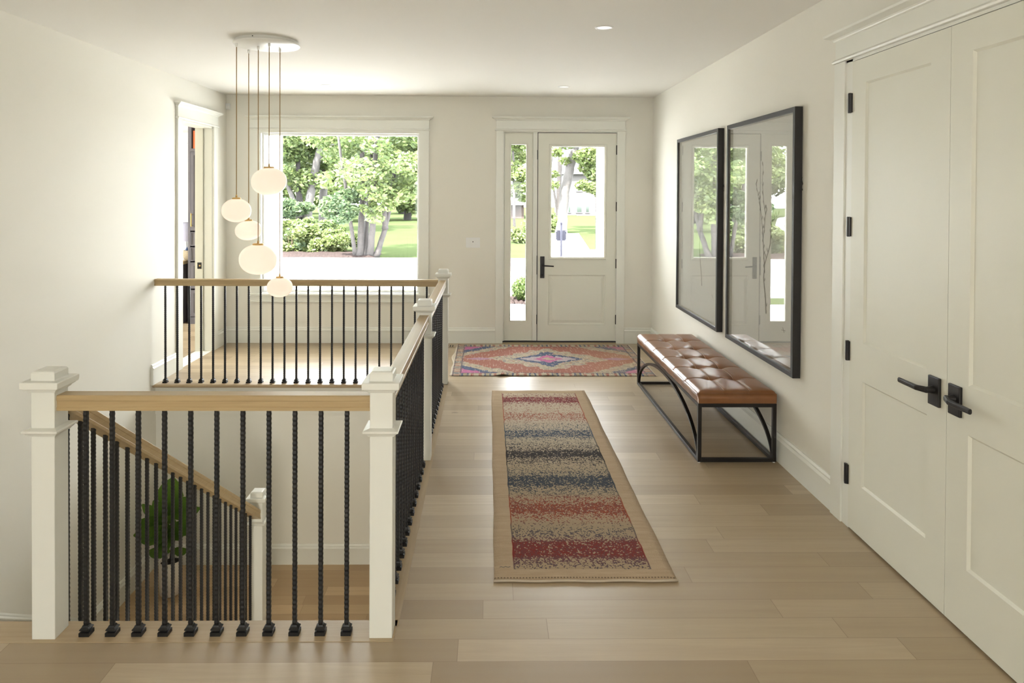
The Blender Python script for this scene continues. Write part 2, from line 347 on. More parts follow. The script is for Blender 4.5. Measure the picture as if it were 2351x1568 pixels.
QX0, QX1, QY0, QY1 = -.355, 1.63, 6.64, 8.0
def persian_mat():
    m, nt, b = nm('faded_medallion_weave'); nb = NB(nt); p, x, y, z = nb.pos()
    u = nb.m('SUBTRACT', x, (QX0+QX1)/2); v = nb.m('SUBTRACT', y, (QY0+QY1)/2)
    n1 = nb.noise(p, 14, 2); n1b = nb.noise(nb.comb(y, x, 4.0), 14, 2)
    u2 = nb.m('ADD', u, nb.m('MULTIPLY', nb.m('SUBTRACT', n1, .5), .10)); v2 = nb.m('ADD', v, nb.m('MULTIPLY', nb.m('SUBTRACT', n1b, .5), .10))
    au = nb.m('ABSOLUTE', u2); av = nb.m('ABSOLUTE', v2)
    def dia(a, b_): return nb.m('ADD', nb.m('DIVIDE', au, a), nb.m('DIVIDE', av, b_))
    cells = nb.n('ShaderNodeTexVoronoi'); cells.inputs['Scale'].default_value = 24; nb.link(p, cells.inputs['Vector'])
    ring = nb.m('MULTIPLY', nb.m('GREATER_THAN', cells.outputs['Distance'], .30), nb.m('LESS_THAN', cells.outputs['Distance'], .42))
    dot = nb.m('LESS_THAN', cells.outputs['Distance'], .17)
    TERRA = (.36, .165, .135); CREAM = (.44, .38, .29); NAVY = (.095, .12, .20); PINK = (.46, .16, .30); GREEN = (.22, .23, .16); RUST = (.33, .12, .085)
    sepc = nb.n('ShaderNodeSeparateColor'); nb.link(cells.outputs['Color'], sepc.inputs[0])
    motif = nb.ramp(sepc.outputs[0], [(0, NAVY), (.35, RUST), (.6, GREEN), (.85, (.34, .12, .22))], 'CONSTANT')
    ornate = nb.mix(nb.m('MULTIPLY', ring, .75), CREAM, motif); ornate = nb.mix(nb.m('MULTIPLY', dot, .8), ornate, motif)
    col = nb.mix(nb.m('MULTIPLY', n1, .35), TERRA, RUST)
    far = nb.m('GREATER_THAN', u2, .66)
    d0 = dia(.76, .56)
    sc1 = nb.m('MULTIPLY', nb.m('SINE', nb.m('MULTIPLY', nb.m('ARCTAN2', v, u), 12)), .06)
    col = nb.mix(nb.m('LESS_THAN', nb.m('ADD', d0, sc1), .86), col, ornate)
    col = nb.mix(nb.m('LESS_THAN', dia(.38, .26), 1.0), col, NAVY)
    col = nb.mix(nb.m('LESS_THAN', dia(.31, .18), 1.0), col, (.42, .36, .40))
    col = nb.mix(nb.m('LESS_THAN', nb.m('MAXIMUM', nb.m('DIVIDE', au, .11), nb.m('DIVIDE', av, .34)), nb.m('SUBTRACT', 1.0, nb.m('MULTIPLY', au, 3))), col, NAVY)
    col = nb.mix(nb.m('LESS_THAN', dia(.15, .17), 1.0), col, PINK)
    col = nb.mix(nb.m('LESS_THAN', dia(.07, .06), 1.0), col, CREAM)
    # pendants on the long axis
    pend = nb.m('LESS_THAN', nb.m('ADD', nb.m('ABSOLUTE', nb.m('MULTIPLY', nb.m('SUBTRACT', nb.m('ABSOLUTE', u), .72), 6)), nb.m('MULTIPLY', nb.m('ABSOLUTE', v), 16)), 1.0)
    col = nb.mix(pend, col, (.40, .25, .33))
    # corner spandrels: cream scroll, then navy, then pink
    cu = nb.m('SUBTRACT', .90, au); cv = nb.m('SUBTRACT', .58, av)
    cs = nb.m('ADD', nb.m('DIVIDE', cu, .60), nb.m('DIVIDE', cv, .50)); 
    col = nb.mix(nb.m('LESS_THAN', cs, .92), col, ornate)
    col = nb.mix(nb.m('LESS_THAN', cs, .60), col, NAVY)
    col = nb.mix(nb.m('LESS_THAN', cs, .38), col, PINK)
    # faded right end
    fade = nb.m('MULTIPLY', nb.m('MULTIPLY_ADD', nb.noise(p, 3, 3), 1.2, -.3), nb.m('MAXIMUM', nb.m('MULTIPLY', nb.m('SUBTRACT', u, .25), 1.6), 0.0))
    col = nb.mix(nb.m('MINIMUM', fade, .8), col, (.46, .32, .19))
    # borders
    inb = nb.m('MAXIMUM', nb.m('GREATER_THAN', nb.m('ABSOLUTE', u), .905), nb.m('GREATER_THAN', nb.m('ABSOLUTE', v), .585))
    bx = nb.m('ABSOLUTE', nb.m('SUBTRACT', nb.m('FRACT', nb.m('MULTIPLY', y, 4.6)), .5)); bx2 = nb.m('ABSOLUTE', nb.m('SUBTRACT', nb.m('FRACT', nb.m('MULTIPLY', x, 4.6)), .5))
    side = nb.m('GREATER_THAN', nb.m('ABSOLUTE', u), .905)
    bb = nb.mix(side, nb.comb(bx2, bx2, bx2), nb.comb(bx, bx, bx)); bbs = nb.n('ShaderNodeSeparateColor'); nb.link(bb, bbs.inputs[0])
    brd = nb.ramp(nb.m('ADD', bbs.outputs[0], nb.m('MULTIPLY', n1, .12)), [(0, CREAM), (.17, (.33, .15, .12)), (.3, CREAM), (.40, (.10, .12, .19)), (.48, (.36, .31, .22))], 'CONSTANT')
    brd = nb.mix(nb.m('MULTIPLY', ring, .5), brd, CREAM)
    col = nb.mix(inb, col, brd)
    ln = nb.m('MAXIMUM', nb.m('LESS_THAN', nb.m('ABSOLUTE', nb.m('SUBTRACT', nb.m('ABSOLUTE', u), .900)), .008), nb.m('LESS_THAN', nb.m('ABSOLUTE', nb.m('SUBTRACT', nb.m('ABSOLUTE', v), .580)), .009))
    ln = nb.m('MAXIMUM', ln, nb.m('LESS_THAN', nb.m('ABSOLUTE', nb.m('SUBTRACT', nb.m('ABSOLUTE', u), .972)), .006))
    col = nb.mix(nb.m('MULTIPLY', ln, .75), col, (.13, .11, .14))
    edge = nb.m('GREATER_THAN', nb.m('ABSOLUTE', u), .980)
    col = nb.mix(edge, col, (.60, .54, .45))
    # worn weft streaks
    wr = nb.noise(nb.comb(nb.m('MULTIPLY', x, 60), nb.m('MULTIPLY', y, 9), 0), 1.0, 4, .7)
    col = nb.mix(nb.m('MULTIPLY', nb.m('GREATER_THAN', wr, .58), .5), col, (.62, .52, .42))
    nb.link(col, b.inputs['Base Color']); b.inputs['Roughness'].default_value = .9; b.inputs['Specular IOR Level'].default_value = .15
    nb.bump(nb.noise(nb.comb(nb.m('MULTIPLY', x, 3), y, 0), 120, 2), .3, .002, b)
    return m
M['persian'] = persian_mat()
M['rugback'] = plain('rug_binding', (.50, .42, .32), .95)

def siding():
    m, nt, b = nm('white_clapboard'); nb = NB(nt); p, x, y, z = nb.pos()
    f = nb.m('FRACT', nb.m('MULTIPLY', z, 7.0))
    nb.link(nb.mix(nb.m('LESS_THAN', f, .06), (.85, .86, .86), (.5, .5, .52)), b.inputs['Base Color'])
    b.inputs['Roughness'].default_value = .6
    return m
M['siding'] = siding()

# ------------------------------------------------------------ mesh helpers
def obj(name, bm, mat, parent=None, bevel=0, smooth=False, loc=None):
    me = bpy.data.meshes.new(name)
    bmesh.ops.recalc_face_normals(bm, faces=bm.faces)
    bm.to_mesh(me); bm.free()
    if smooth:
        for f in me.polygons: f.use_smooth = True
    me.materials.append(M[mat] if isinstance(mat, str) else mat)
    o = bpy.data.objects.new(name, me); COL.objects.link(o)
    if parent: o.parent = parent
    if loc: o.location = loc
    if bevel:
        md = o.modifiers.new('bevel', 'BEVEL'); md.width = bevel; md.segments = 2; md.limit_method = 'ANGLE'; md.angle_limit = .6
    return o
def thing(name, label, cat, loc=(0, 0, 0), group=None):
    o = bpy.data.objects.new(name, None); COL.objects.link(o); o.location = loc; o.empty_display_size = .1
    tag(o, label, cat, group); return o
def tag(o, label, cat=None, group=None, kind=None):
    o['label'] = label
    if cat: o['category'] = cat
    if group: o['group'] = group
    if kind: o['kind'] = kind
    return o
def struct(o, label=None):
    o['kind'] = 'structure'
    if label: o['label'] = label
    return o
def B(): return bmesh.new()
def box(bm, x0, x1, y0, y1, z0, z1, mx=None):
    vs_ = [bm.verts.new((x, y, z)) for z in (z0, z1) for x, y in ((x0, y0), (x1, y0), (x1, y1), (x0, y1))]
    for f in ((0, 3, 2, 1), (4, 5, 6, 7), (0, 1, 5, 4), (1, 2, 6, 5), (2, 3, 7, 6), (3, 0, 4, 7)): bm.faces.new([vs_[i] for i in f])
    if mx is not None:
        for v in vs_: v.co = mx @ v.co
    return bm
def boxes(*bs):
    bm = B()
    for b_ in bs: box(bm, *b_)
    return bm
def prism(bm, pts, fn, a, b_):
    """extrude the 2D outline pts from a to b_; fn(p, t) -> 3D"""
    A = [bm.verts.new(fn(p, a)) for p in pts]; Bv = [bm.verts.new(fn(p, b_)) for p in pts]
    n = len(pts)
    for i in range(n): bm.faces.new((A[i], A[(i+1) % n], Bv[(i+1) % n], Bv[i]))
    bm.faces.new(A[::-1]); bm.faces.new(Bv)
    return bm
def stack(bm, x0, x1, y0, y1, prof, sides=(1, 1, 1, 1)):
    """rectangular rings: prof = [(z, grow)], sides = which of -x,+x,-y,+y grow"""
    rings = []
    for z, e in prof:
        a, b_, c, d = x0-e*sides[0], x1+e*sides[1], y0-e*sides[2], y1+e*sides[3]
        rings.append([bm.verts.new(q) for q in ((a, c, z), (b_, c, z), (b_, d, z), (a, d, z))])
    for r, s in zip(rings, rings[1:]):
        for i in range(4): bm.faces.new((r[i], r[(i+1) % 4], s[(i+1) % 4], s[i]))
    bm.faces.new(rings[0][::-1]); bm.faces.new(rings[-1])
    return bm
def lathe(bm, prof, cx=0, cy=0, cz=0, n=32, cap=True):
    rings = []
    for r, z in prof:
        rings.append([bm.verts.new((cx+r*math.cos(2*PI*i/n), cy+r*math.sin(2*PI*i/n), cz+z)) for i in range(n)])
    for r, s in zip(rings, rings[1:]):
        for i in range(n): bm.faces.new((r[i], r[(i+1) % n], s[(i+1) % n], s[i]))
    if cap: bm.faces.new(rings[0][::-1]); bm.faces.new(rings[-1])
    return bm
def tube(bm, pts, rad, n=8):
    """tapering tube along pts; rad: number or list"""
    pts = [Vector(p) for p in pts]; k = len(pts)
    if not hasattr(rad, '__len__'): rad = [rad]*k
    rings = []; ref = None
    for i, p in enumerate(pts):
        d = (pts[min(i+1, k-1)] - pts[max(i-1, 0)]).normalized()
        if ref is None: ref = Vector((0, 0, 1)) if abs(d.z) < .9 else Vector((1, 0, 0))
        a = d.cross(ref).normalized(); b_ = a.cross(d).normalized(); ref = b_
        rings.append([bm.verts.new(p + rad[i]*(math.cos(2*PI*j/n)*a + math.sin(2*PI*j/n)*b_)) for j in range(n)])
    for r, s in zip(rings, rings[1:]):
        for i in range(n): bm.faces.new((r[i], r[(i+1) % n], s[(i+1) % n], s[i]))
    bm.faces.new(rings[0][::-1]); bm.faces.new(rings[-1])
    return bm
def sqtube(bm, p, q, w):
    p, q = Vector(p), Vector(q)
    d = (q-p).normalized(); up = Vector((0, 0, 1)) if abs(d.z) < .9 else Vector((0, 1, 0))
    a = d.cross(up).normalized()*w/2; b_ = a.cross(d).normalized()*w/2
    A = [bm.verts.new(p+s*a+t*b_) for s, t in ((-1, -1), (1, -1), (1, 1), (-1, 1))]
    C_ = [bm.verts.new(q+s*a+t*b_) for s, t in ((-1, -1), (1, -1), (1, 1), (-1, 1))]
    for i in range(4): bm.faces.new((A[i], A[(i+1) % 4], C_[(i+1) % 4], C_[i]))
    bm.faces.new(A[::-1]); bm.faces.new(C_)
    return bm
def wallgrid(bm, u0, u1, z0, z1, holes, fn):
    """solid wall as cells around rectangular holes (u0,u1,z0,z1); fn(bm,u0,u1,z0,z1) adds one cell"""
    us = sorted({u0, u1, *[h[0] for h in holes], *[h[1] for h in holes]}); zs = sorted({z0, z1, *[h[2] for h in holes], *[h[3] for h in holes]})
    us = [u for u in us if u0 <= u <= u1]; zs = [z for z in zs if z0 <= z <= z1]
    for a, b_ in zip(us, us[1:]):
        for c, d in zip(zs, zs[1:]):
            mu, mz = (a+b_)/2, (c+d)/2
            if any(h[0] < mu < h[1] and h[2] < mz < h[3] for h in holes): continue
            fn(bm, a, b_, c, d)
    bmesh.ops.remove_doubles(bm, verts=bm.verts, dist=1e-5)
    # drop coincident inner faces
    seen = {}
    for f in list(bm.faces):
        k = tuple(sorted(v.index for v in f.verts)) if False else tuple(sorted((round(v.co.x, 4), round(v.co.y, 4), round(v.co.z, 4)) for v in f.verts))
        seen.setdefault(k, []).append(f)
    dead = [f for fs in seen.values() if len(fs) > 1 for f in fs]
    bmesh.ops.delete(bm, geom=dead, context='FACES')
    return bm

# ------------------------------------------------------------ room shell
LX, RX, DY, CZ = -3.036, 1.92, 8.115, 2.873
OX1, OY0, OY1 = -.405, 2.80, 6.40      # stair opening (right edge, near edge, far edge), under the nosing boards
BY = -4.5
ZL = -1.67                              # landing level
ZB = -3.34                              # lower floor

bm = boxes((OX1, RX+.2, BY, DY+.19, -.28, -.0), (LX, OX1, BY, OY0, -.28, -.0), (LX, OX1, OY1, DY+.19, -.28, 0.0))
struct(obj('floor', bm, 'floor'), 'light oak plank floor of the entrance hall')
bm = boxes((-7.0, RX+.2, BY-.2, 10.9, CZ, CZ+.25))
struct(obj('ceiling', bm, 'ceiling'), 'smooth pale ceiling')
# far wall with big window and door unit
WX0, WX1, WZ0, WZ1 = -2.645, -.80, .575, 2.445
DX0, DX1, DZ1 = .165, 1.502, 2.475
bm = B(); wallgrid(bm, LX-.17, RX+.2, 0.0, CZ, [(WX0, WX1, WZ0, WZ1), (DX0, DX1, -1, DZ1)], lambda b_, a, c, d, e: box(b_, a, c, DY, DY+.19, d, e))
struct(obj('wall_back', bm, 'wall'), 'far wall with the picture window and the front door')
bm = boxes((LX-.3, RX+.3, DY+.02, DY+.19, -.6, -.28)); struct(obj('trim_1', bm, 'concrete'), 'foundation below the far wall')
# left wall with doorway
PY0, PY1 = 6.92, 7.705
bm = B(); wallgrid(bm, BY, DY+.19, ZB, CZ, [(PY0, PY1, 0.0, 2.46)], lambda b_, a, c, d, e: box(b_, LX-.17, LX, a, c, d, e))
struct(obj('wall_left', bm, 'wall'), 'long left wall above the stairs')
# right wall with closet recess
KY0, KY1 = 2.05, 3.665
bm = B(); wallgrid(bm, BY, DY+.19, 0.0, CZ, [(KY0, KY1, -1, 2.475)], lambda b_, a, c, d, e: box(b_, RX, RX+.2, a, c, d, e))
box(bm, RX+.16, RX+.2, KY0, KY1, 0, 2.475)
struct(obj('wall_right', bm, 'wall'), 'right wall with the framed pictures')
# wall behind the camera with unseen openings added for fill daylight
bm = B(); wallgrid(bm, LX-.17, RX+.2, -.2, CZ, [(-2.2, -1.4, 1.0, 2.1), (.2, 1.0, 1.0, 2.1)], lambda b_, a, c, d, e: box(b_, a, c, BY-.2, BY, d, e))
struct(obj('wall_front', bm, 'wall'), 'wall behind the camera')
# stairwell walls
bm = boxes((LX, OX1, OY1, OY1+.15, ZB, -.28)); box(bm, LX, OX1, OY1+.0, OY1+.01, -.28, -.03)
struct(obj('wall_stairwell', bm, 'wall'), 'far wall of the stairwell below the hall floor')
bm = boxes((OX1+.0, OX1+.15, 1.0, OY1+.15, ZB, -.28))
struct(obj('wall_stairwell_right', bm, 'wall'), 'right wall of the stairwell')
bm = boxes((LX, OX1, .9, 1.05, ZB, -.28)); struct(obj('wall_stairwell_near', bm, 'wall'), 'near wall of the lower stairs')
bm = boxes((LX, OX1+.15, .9, OY1, ZB-.2, ZB)); struct(obj('floor_lower', bm, 'landing'), 'lower floor')
# fascia under the nosing
bm = boxes((LX, OX1, OY0+.0, OY0+.012, -.28, -.03), (OX1-.012, OX1, OY0, OY1, -.28, -.03), (LX, OX1, OY1-.012, OY1, -.28, -.03))
struct(obj('trim_2', bm, 'wall'), 'drywall edge of the stair opening')
# landing and stairs
bm = boxes((LX, OX1, 5.11, OY1, ZL-.25, ZL)); struct(obj('floor_landing', bm, 'landing'), 'oak landing at the turn of the stairs')
NR = 9; RISE = -ZL/NR; RUN = .2825
stairs = thing('staircase', 'upper flight of oak stairs going down along the left wall', 'stairs', (LX, OY0, 0))
bmr = B(); bmt = B()
for k in range(1, NR):
    y0 = 2.85 + RUN*(k-1)
    box(bmt, LX+.02-LX, -1.70-LX, y0-.025-OY0, y0+RUN-OY0, -RISE*k-.028, -RISE*k)
    box(bmr, LX+.02-LX, -1.70-LX, y0-.012-OY0, y0+.004-OY0, -RISE*k, -RISE*(k-1)-.028)
box(bmr, LX+.02-LX, -1.70-LX, 5.11-.012-OY0, 5.11+.004-OY0, ZL, -RISE*(NR-1)-.028)
obj('tread', bmt, 'nosex', stairs); obj('riser', bmr, 'trim', stairs)
pts = [(2.83, -.28), (5.13, ZL), (5.13, ZL-.28), (2.83, -.60)]
bm = B(); prism(bm, [(a-OY0, c) for a, c in pts], lambda q, t: (t, q[0], q[1]), -1.70-LX, -1.66-LX); 
prism(bm, [(a-OY0, c) for a, c in pts], lambda q, t: (t, q[0], q[1]), 0.02, -1.66-LX)
obj('stringer', bm, 'trim', stairs)
low = thing('staircase', 'lower flight of oak stairs beyond the landing edge under the hall', 'stairs', (-1.6, 5.1, ZL))
bmr = B(); bmt = B()
for k in range(1, 9):
    y1 = -RUN*(k-1)
    box(bmt, .0, OX1+1.6-.02, y1-RUN, y1+.0, -RISE*k-.028, -RISE*k)
    box(bmr, .0, OX1+1.6-.02, y1-.004, y1+.010, -RISE*k, -RISE*(k-1)-.0)
obj('tread', bmt, 'nosex', low); obj('riser', bmr, 'trim', low)
bm = boxes((-1.66, -1.605, 2.3, 5.05, ZB, -1.95)); 
struct(obj('wall_between_flights', bm, 'wall'), 'low wall between the two flights')

# baseboards (profile: distance from the wall, height)
BP = [(0, 0), (.018, 0), (.018, .138), (.024, .141), (.024, .150), (.020, .155), (.014, .163), (.014, .172), (.008, .185), (0, .185)]
def base_x(name, x0, x1, y, sgn, z=0, label=None):
    bm = B(); prism(bm, BP, lambda p, t: (t, y+sgn*p[0], z+p[1]), x0, x1); return struct(obj(name, bm, 'trim'), label)
def base_y(name, y0, y1, x, sgn, z=0, label=None):
    bm = B(); prism(bm, BP, lambda p, t: (x+sgn*p[0], t, z+p[1]), y0, y1); return struct(obj(name, bm, 'trim'), label)
bb = base_x('baseboard_back', LX, .085, DY, -1, label='white baseboard under the picture window')
base_x('baseboard_back_right', 1.592, RX, DY, -1, label='white baseboard right of the front door')
base_y('baseboard_left', 6.31, 6.815, LX, 1, label='short white baseboard between stair opening and doorway')
base_y('baseboard_left_far', 7.815, DY, LX, 1, label='short white baseboard between doorway and far corner')
base_y('baseboard_right', 3.80, DY, RX, -1, label='white baseboard behind the leather bench')
base_y('baseboard_right_near', BY, 1.93, RX, -1)
base_y('baseboard_left_near', BY, 2.72, LX, 1)
base_x('baseboard_landing', LX, OX1, OY1-.0, -1, ZL, 'white baseboard of the landing far wall')
base_y('baseboard_landing_right', 5.13, OY1, OX1, -1, ZL)
base_y('baseboard_landing_left', 5.28, OY1, LX, 1, ZL, 'white baseboard of the landing beside the plant')
# sloping skirt board down the stairs
ys0, ys1 = 2.80, 5.28
sk = lambda y: ZL+.185 + (5.28-y)*.655
bm = B()
for p0, p1 in ((0, .138), (.138, .185)):
    pass
nsk = []
for d, h in BP[1:-1]: nsk.append((d, h))
prf = [(0, -.40)] + [(.018, -.40)] + nsk[1:] + [(0, .185)]
A = [bm.verts.new((LX+d, ys0, sk(ys0)-.185+h)) for d, h in prf]; C_ = [bm.verts.new((LX+d, ys1, sk(ys1)-.185+h)) for d, h in prf]
for i in range(len(prf)): bm.faces.new((A[i], A[(i+1) % len(prf)], C_[(i+1) % len(prf)], C_[i]))
bm.faces.new(A[::-1]); bm.faces.new(C_)
struct(obj('trim_3', bm, 'trim'), 'white sloping skirt board along the stairs on the left wall')

# nosing boards round the opening
def nosing(name, prof_fn, a, b_, mat, label):
    r = .014; P_ = [(0, 0), (0, -.026)]
    bm = B(); prism(bm, prof_fn, *[], a, b_) if False else None
NOSE = lambda w_: [(0, 0.0015), (w_-.010, 0.0015), (w_-.003, -.003), (w_, -.012), (w_-.003, -.023), (w_-.010, -.028), (w_-.03, -.028), (w_-.03, -.002), (0, -.002)]
bm = B(); prism(bm, NOSE(.145), lambda p, t: (t, 2.703+p[0], p[1]), LX, -.362)
struct(obj('trim_4', bm, 'nosex'), 'oak nosing board under the near railing')
bm = B(); prism(bm, NOSE(.118), lambda p, t: (t, 6.447-p[0], p[1]), LX, -.362)
struct(obj('trim_5', bm, 'nosex'), 'oak nosing board under the far railing')
bm = B(); prism(bm, NOSE(.108), lambda p, t: (-.356-p[0], t, p[1]), 2.80, 6.447)
struct(obj('trim_6', bm, 'nosey'), 'oak nosing board under the side railing')

# ------------------------------------------------------------ casings and heads
def head_x(bm, x0, x1, y, z0=2.470):
    """door or window head on the far wall: bead, flat board, crown"""
    T_ = .022
    stack(bm, x0, x1, y-T_, y, [(z0, .0), (z0+.002, .012), (z0+.012, .016), (z0+.018, .010), (z0+.024, .004)], (1, 1, 1, 0))
    box(bm, x0, x1, y-T_, y, z0+.02, z0+.128)
    stack(bm, x0, x1, y-T_, y, [(z0+.118, .0), (z0+.122, .008), (z0+.128, .010), (z0+.134, .016), (z0+.142, .030), (z0+.147, .040), (z0+.150, .046), (z0+.163, .048)], (1, 1, 1, 0))
def head_y(bm, y0, y1, x, z0, sgn):
    T_ = .022; a, b_ = (x, x+T_) if sgn > 0 else (x-T_, x)
    s = (0, 1, 1, 1) if sgn > 0 else (1, 0, 1, 1)
    stack(bm, a, b_, y0, y1, [(z0, .0), (z0+.002, .012), (z0+.012, .016), (z0+.018, .010), (z0+.024, .004)], s)
    box(bm, a, b_, y0, y1, z0+.02, z0+.128)
    stack(bm, a, b_, y0, y1, [(z0+.118, .0), (z0+.122, .008), (z0+.128, .010), (z0+.134, .016), (z0+.142, .030), (z0+.147, .040), (z0+.150, .046), (z0+.163, .048)], s)

# window casing
cas = thing('window_1', 'large picture window with white casing looking onto the trees', 'window', (0, 0, 0)); cas['kind'] = 'structure'; del cas['category']
bm = B(); cw = .108
box(bm, WX0-cw+.0, WX0+.0, DY-.020, DY, .575, 2.470); box(bm, WX1, WX1+cw, DY-.020, DY, .575, 2.470)
box(bm, WX0, WX1, DY-.020, DY, 2.445, 2.470)
head_x(bm, WX0-cw, WX1+cw, DY)
obj('casing', bm, 'trim', cas)
bm = B(); box(bm, WX0-cw-.02, WX1+cw+.02, DY-.045, DY+.01, .552, .575); obj('stool', bm, 'trim', cas, .004)
bm = B(); box(bm, WX0-cw, WX1+cw, DY-.018, DY, .475, .552); box(bm, WX0-cw, WX1+cw, DY-.024, DY, .475, .490); obj('apron', bm, 'trim', cas, .002)
# jamb liner and sash
bm = B()
def ringxz(bm, x0, x1, z0, z1, t, y0, y1):
    box(bm, x0, x0+t, y0, y1, z0, z1); box(bm, x1-t, x1, y0, y1, z0, z1); box(bm, x0+t, x1-t, y0, y1, z0, z0+t); box(bm, x0+t, x1-t, y0, y1, z1-t, z1)
ringxz(bm, WX0, WX1, WZ0, WZ1, .008, DY-.01, DY+.15); obj('jamb', bm, 'trim', cas)
bm = B(); ringxz(bm, WX0+.008, WX1-.008, WZ0+.008, WZ1-.008, .020, DY+.055, DY+.10); ringxz(bm, WX0+.024, WX1-.024, WZ0+.024, WZ1-.024, .010, DY+.068, DY+.092)
obj('sash', bm, 'plastic', cas, .002)
bm = boxes((WX0+.03, WX1-.03, DY+.078, DY+.083, WZ0+.03, WZ1-.03)); obj('window_pane', bm, 'glass', cas)

# front door unit
unit = thing('trim_7', 'white casing and crown round the front door and sidelight', None); del unit['label']; unit['label'] = 'white casing and crown round the front door and sidelight'; unit['kind'] = 'structure'
bm = B(); box(bm, .087, .172, DY-.020, DY, 0, 2.478); box(bm, 1.497, 1.590, DY-.020, DY, 0, 2.478); box(bm, .172, 1.497, DY-.014, DY+.16, 2.462, 2.478)
head_x(bm, .087, 1.590, DY, 2.474)
obj('casing', bm, 'trim', unit, .0015)
bm = B(); box(bm, .165, .184, DY-.006, DY+.16, .0, 2.465); box(bm, 1.494, 1.502, DY+.001, DY+.16, .0, 2.465); box(bm, .520, .570, DY-.004, DY+.16, .03, 2.462)
obj('frame', bm, 'trim', unit, .0015)
bm = boxes((.172, 1.497, DY-.012, DY+.2, .012, .026)); obj('threshold', bm, 'black', unit)
bm = boxes((.172, 1.497, DY-.03, DY+.15, .0, .012)); obj('sill', bm, 'nosex', unit, .003)
bm = boxes((.571, .5775, DY+.004, DY+.05, .026, 2.462), (.5775, 1.4935, DY+.004, DY+.05, 2.4565, 2.462)); obj('weatherstrip', bm, 'dark', unit)
# sidelight
sl = thing('window_2', 'narrow tall sidelight window left of the front door', None); sl['kind'] = 'structure'
SX0, SX1, SZ0, SZ1 = .262, .440, .262, 2.318
bm = B(); wallgrid(bm, .184, .520, .026, 2.462, [(SX0, SX1, SZ0, SZ1)], lambda b_, a, c, d, e: box(b_, a, c, DY+.012, DY+.05, d, e)); obj('panel', bm, 'doorp', sl)
bm = B(); ringxz(bm, SX0-.012, SX1+.012, SZ0-.012, SZ1+.012, .014, DY+.006, DY+.03); ringxz(bm, .186, .518, .03, 2.455, .010, DY+.004, DY+.02); obj('glazing_bead', bm, 'doorp', sl, .003)
bm = boxes((SX0, SX1, DY+.028, DY+.033, SZ0, SZ1)); obj('window_pane', bm, 'glass', sl)
# front door
d1 = thing('door_1', 'white front door with a tall glass upper pane', None); d1['kind'] = 'structure'
GX0, GX1, GZ0, GZ1 = .735, 1.352, 1.008, 2.296
PX0, PX1, PZ0, PZ1 = .708, 1.368, .222, .798
bm = B(); wallgrid(bm, .578, 1.493, .028, 2.4555, [(GX0, GX1, GZ0, GZ1), (PX0, PX1, PZ0, PZ1)], lambda b_, a, c, d, e: box(b_, a, c, DY+.004, DY+.048, d, e)); obj('door_slab', bm, 'doorp', d1)
bm = B()
def picture_ring(bm, x0, x1, z0, z1, prof):
    """mitred moulding loop: prof = [(inset, y)]"""
    rings = []
    for e, y in prof: rings.append([bm.verts.new(q) for q in ((x0+e, y, z0+e), (x1-e, y, z0+e), (x1-e, y, z1-e), (x0+e, y, z1-e))])
    for r, s in zip(rings, rings[1:]):
        for i in range(4): bm.faces.new((r[i], r[(i+1) % 4], s[(i+1) % 4], s[i]))
picture_ring(bm, GX0-.030, GX1+.030, GZ0-.030, GZ1+.030, [(0, DY+.004), (.004, DY-.004), (.012, DY-.006), (.020, DY-.003), (.028, DY+.002), (.032, DY+.014), (.032, DY+.03)])
obj('glazing_bead', bm, 'doorp', d1)
bm = B()
picture_ring(bm, PX0, PX1, PZ0, PZ1, [(-.008, DY+.004), (-.004, DY+.000), (.002, DY+.002), (.006, DY+.014), (.016, DY+.015), (.045, DY+.006), (.052, DY+.006)])
r = [bm.verts.new(q) for q in ((PX0+.052, DY+.006, PZ0+.052), (PX1-.052, DY+.006, PZ0+.052), (PX1-.052, DY+.006, PZ1-.052), (PX0+.052, DY+.006, PZ1-.052))]; bm.faces.new(r)
bmesh.ops.remove_doubles(bm, verts=bm.verts, dist=1e-5); obj('raised_panel', bm, 'doorp', d1)
bm = boxes((GX0, GX1, DY+.028, DY+.033, GZ0, GZ1)); obj('window_pane', bm, 'glass', d1)
bm = boxes((.608, .658, DY-.006, DY+.004, .762, 1.016)); hp = obj('handle_plate', bm, 'black', d1, .002)
bm = B(); tube(bm, [(.633, DY-.006, .912), (.633, DY-.045, .912), (.640, DY-.052, .912), (.762, DY-.054, .905)], [.010, .009, .009, .008], 10); obj('lever', bm, 'black', hp, 0, True)
bm = B(); tube(bm, [(.633, DY-.004, .80), (.633, DY-.012, .80)], .010, 10); obj('keyhole', bm, 'black', hp, 0, True)
for z0 in (2.26, 1.60, .935, .28):
    bm = B(); tube(bm, [(1.497, DY-.006, z0-.055), (1.497, DY-.006, z0+.055)], .009, 8); box(bm, 1.489, 1.505, DY-.004, DY+.003, z0-.052, z0+.052); obj('hinge', bm, 'black', d1)
for z0, h_ in ((2.20, .055), (.915, .11), (.28, .055)):
    bm = boxes((.566, .574, DY-.008, DY+.0, z0-h_, z0+h_)); obj('strike', bm, 'black', d1)

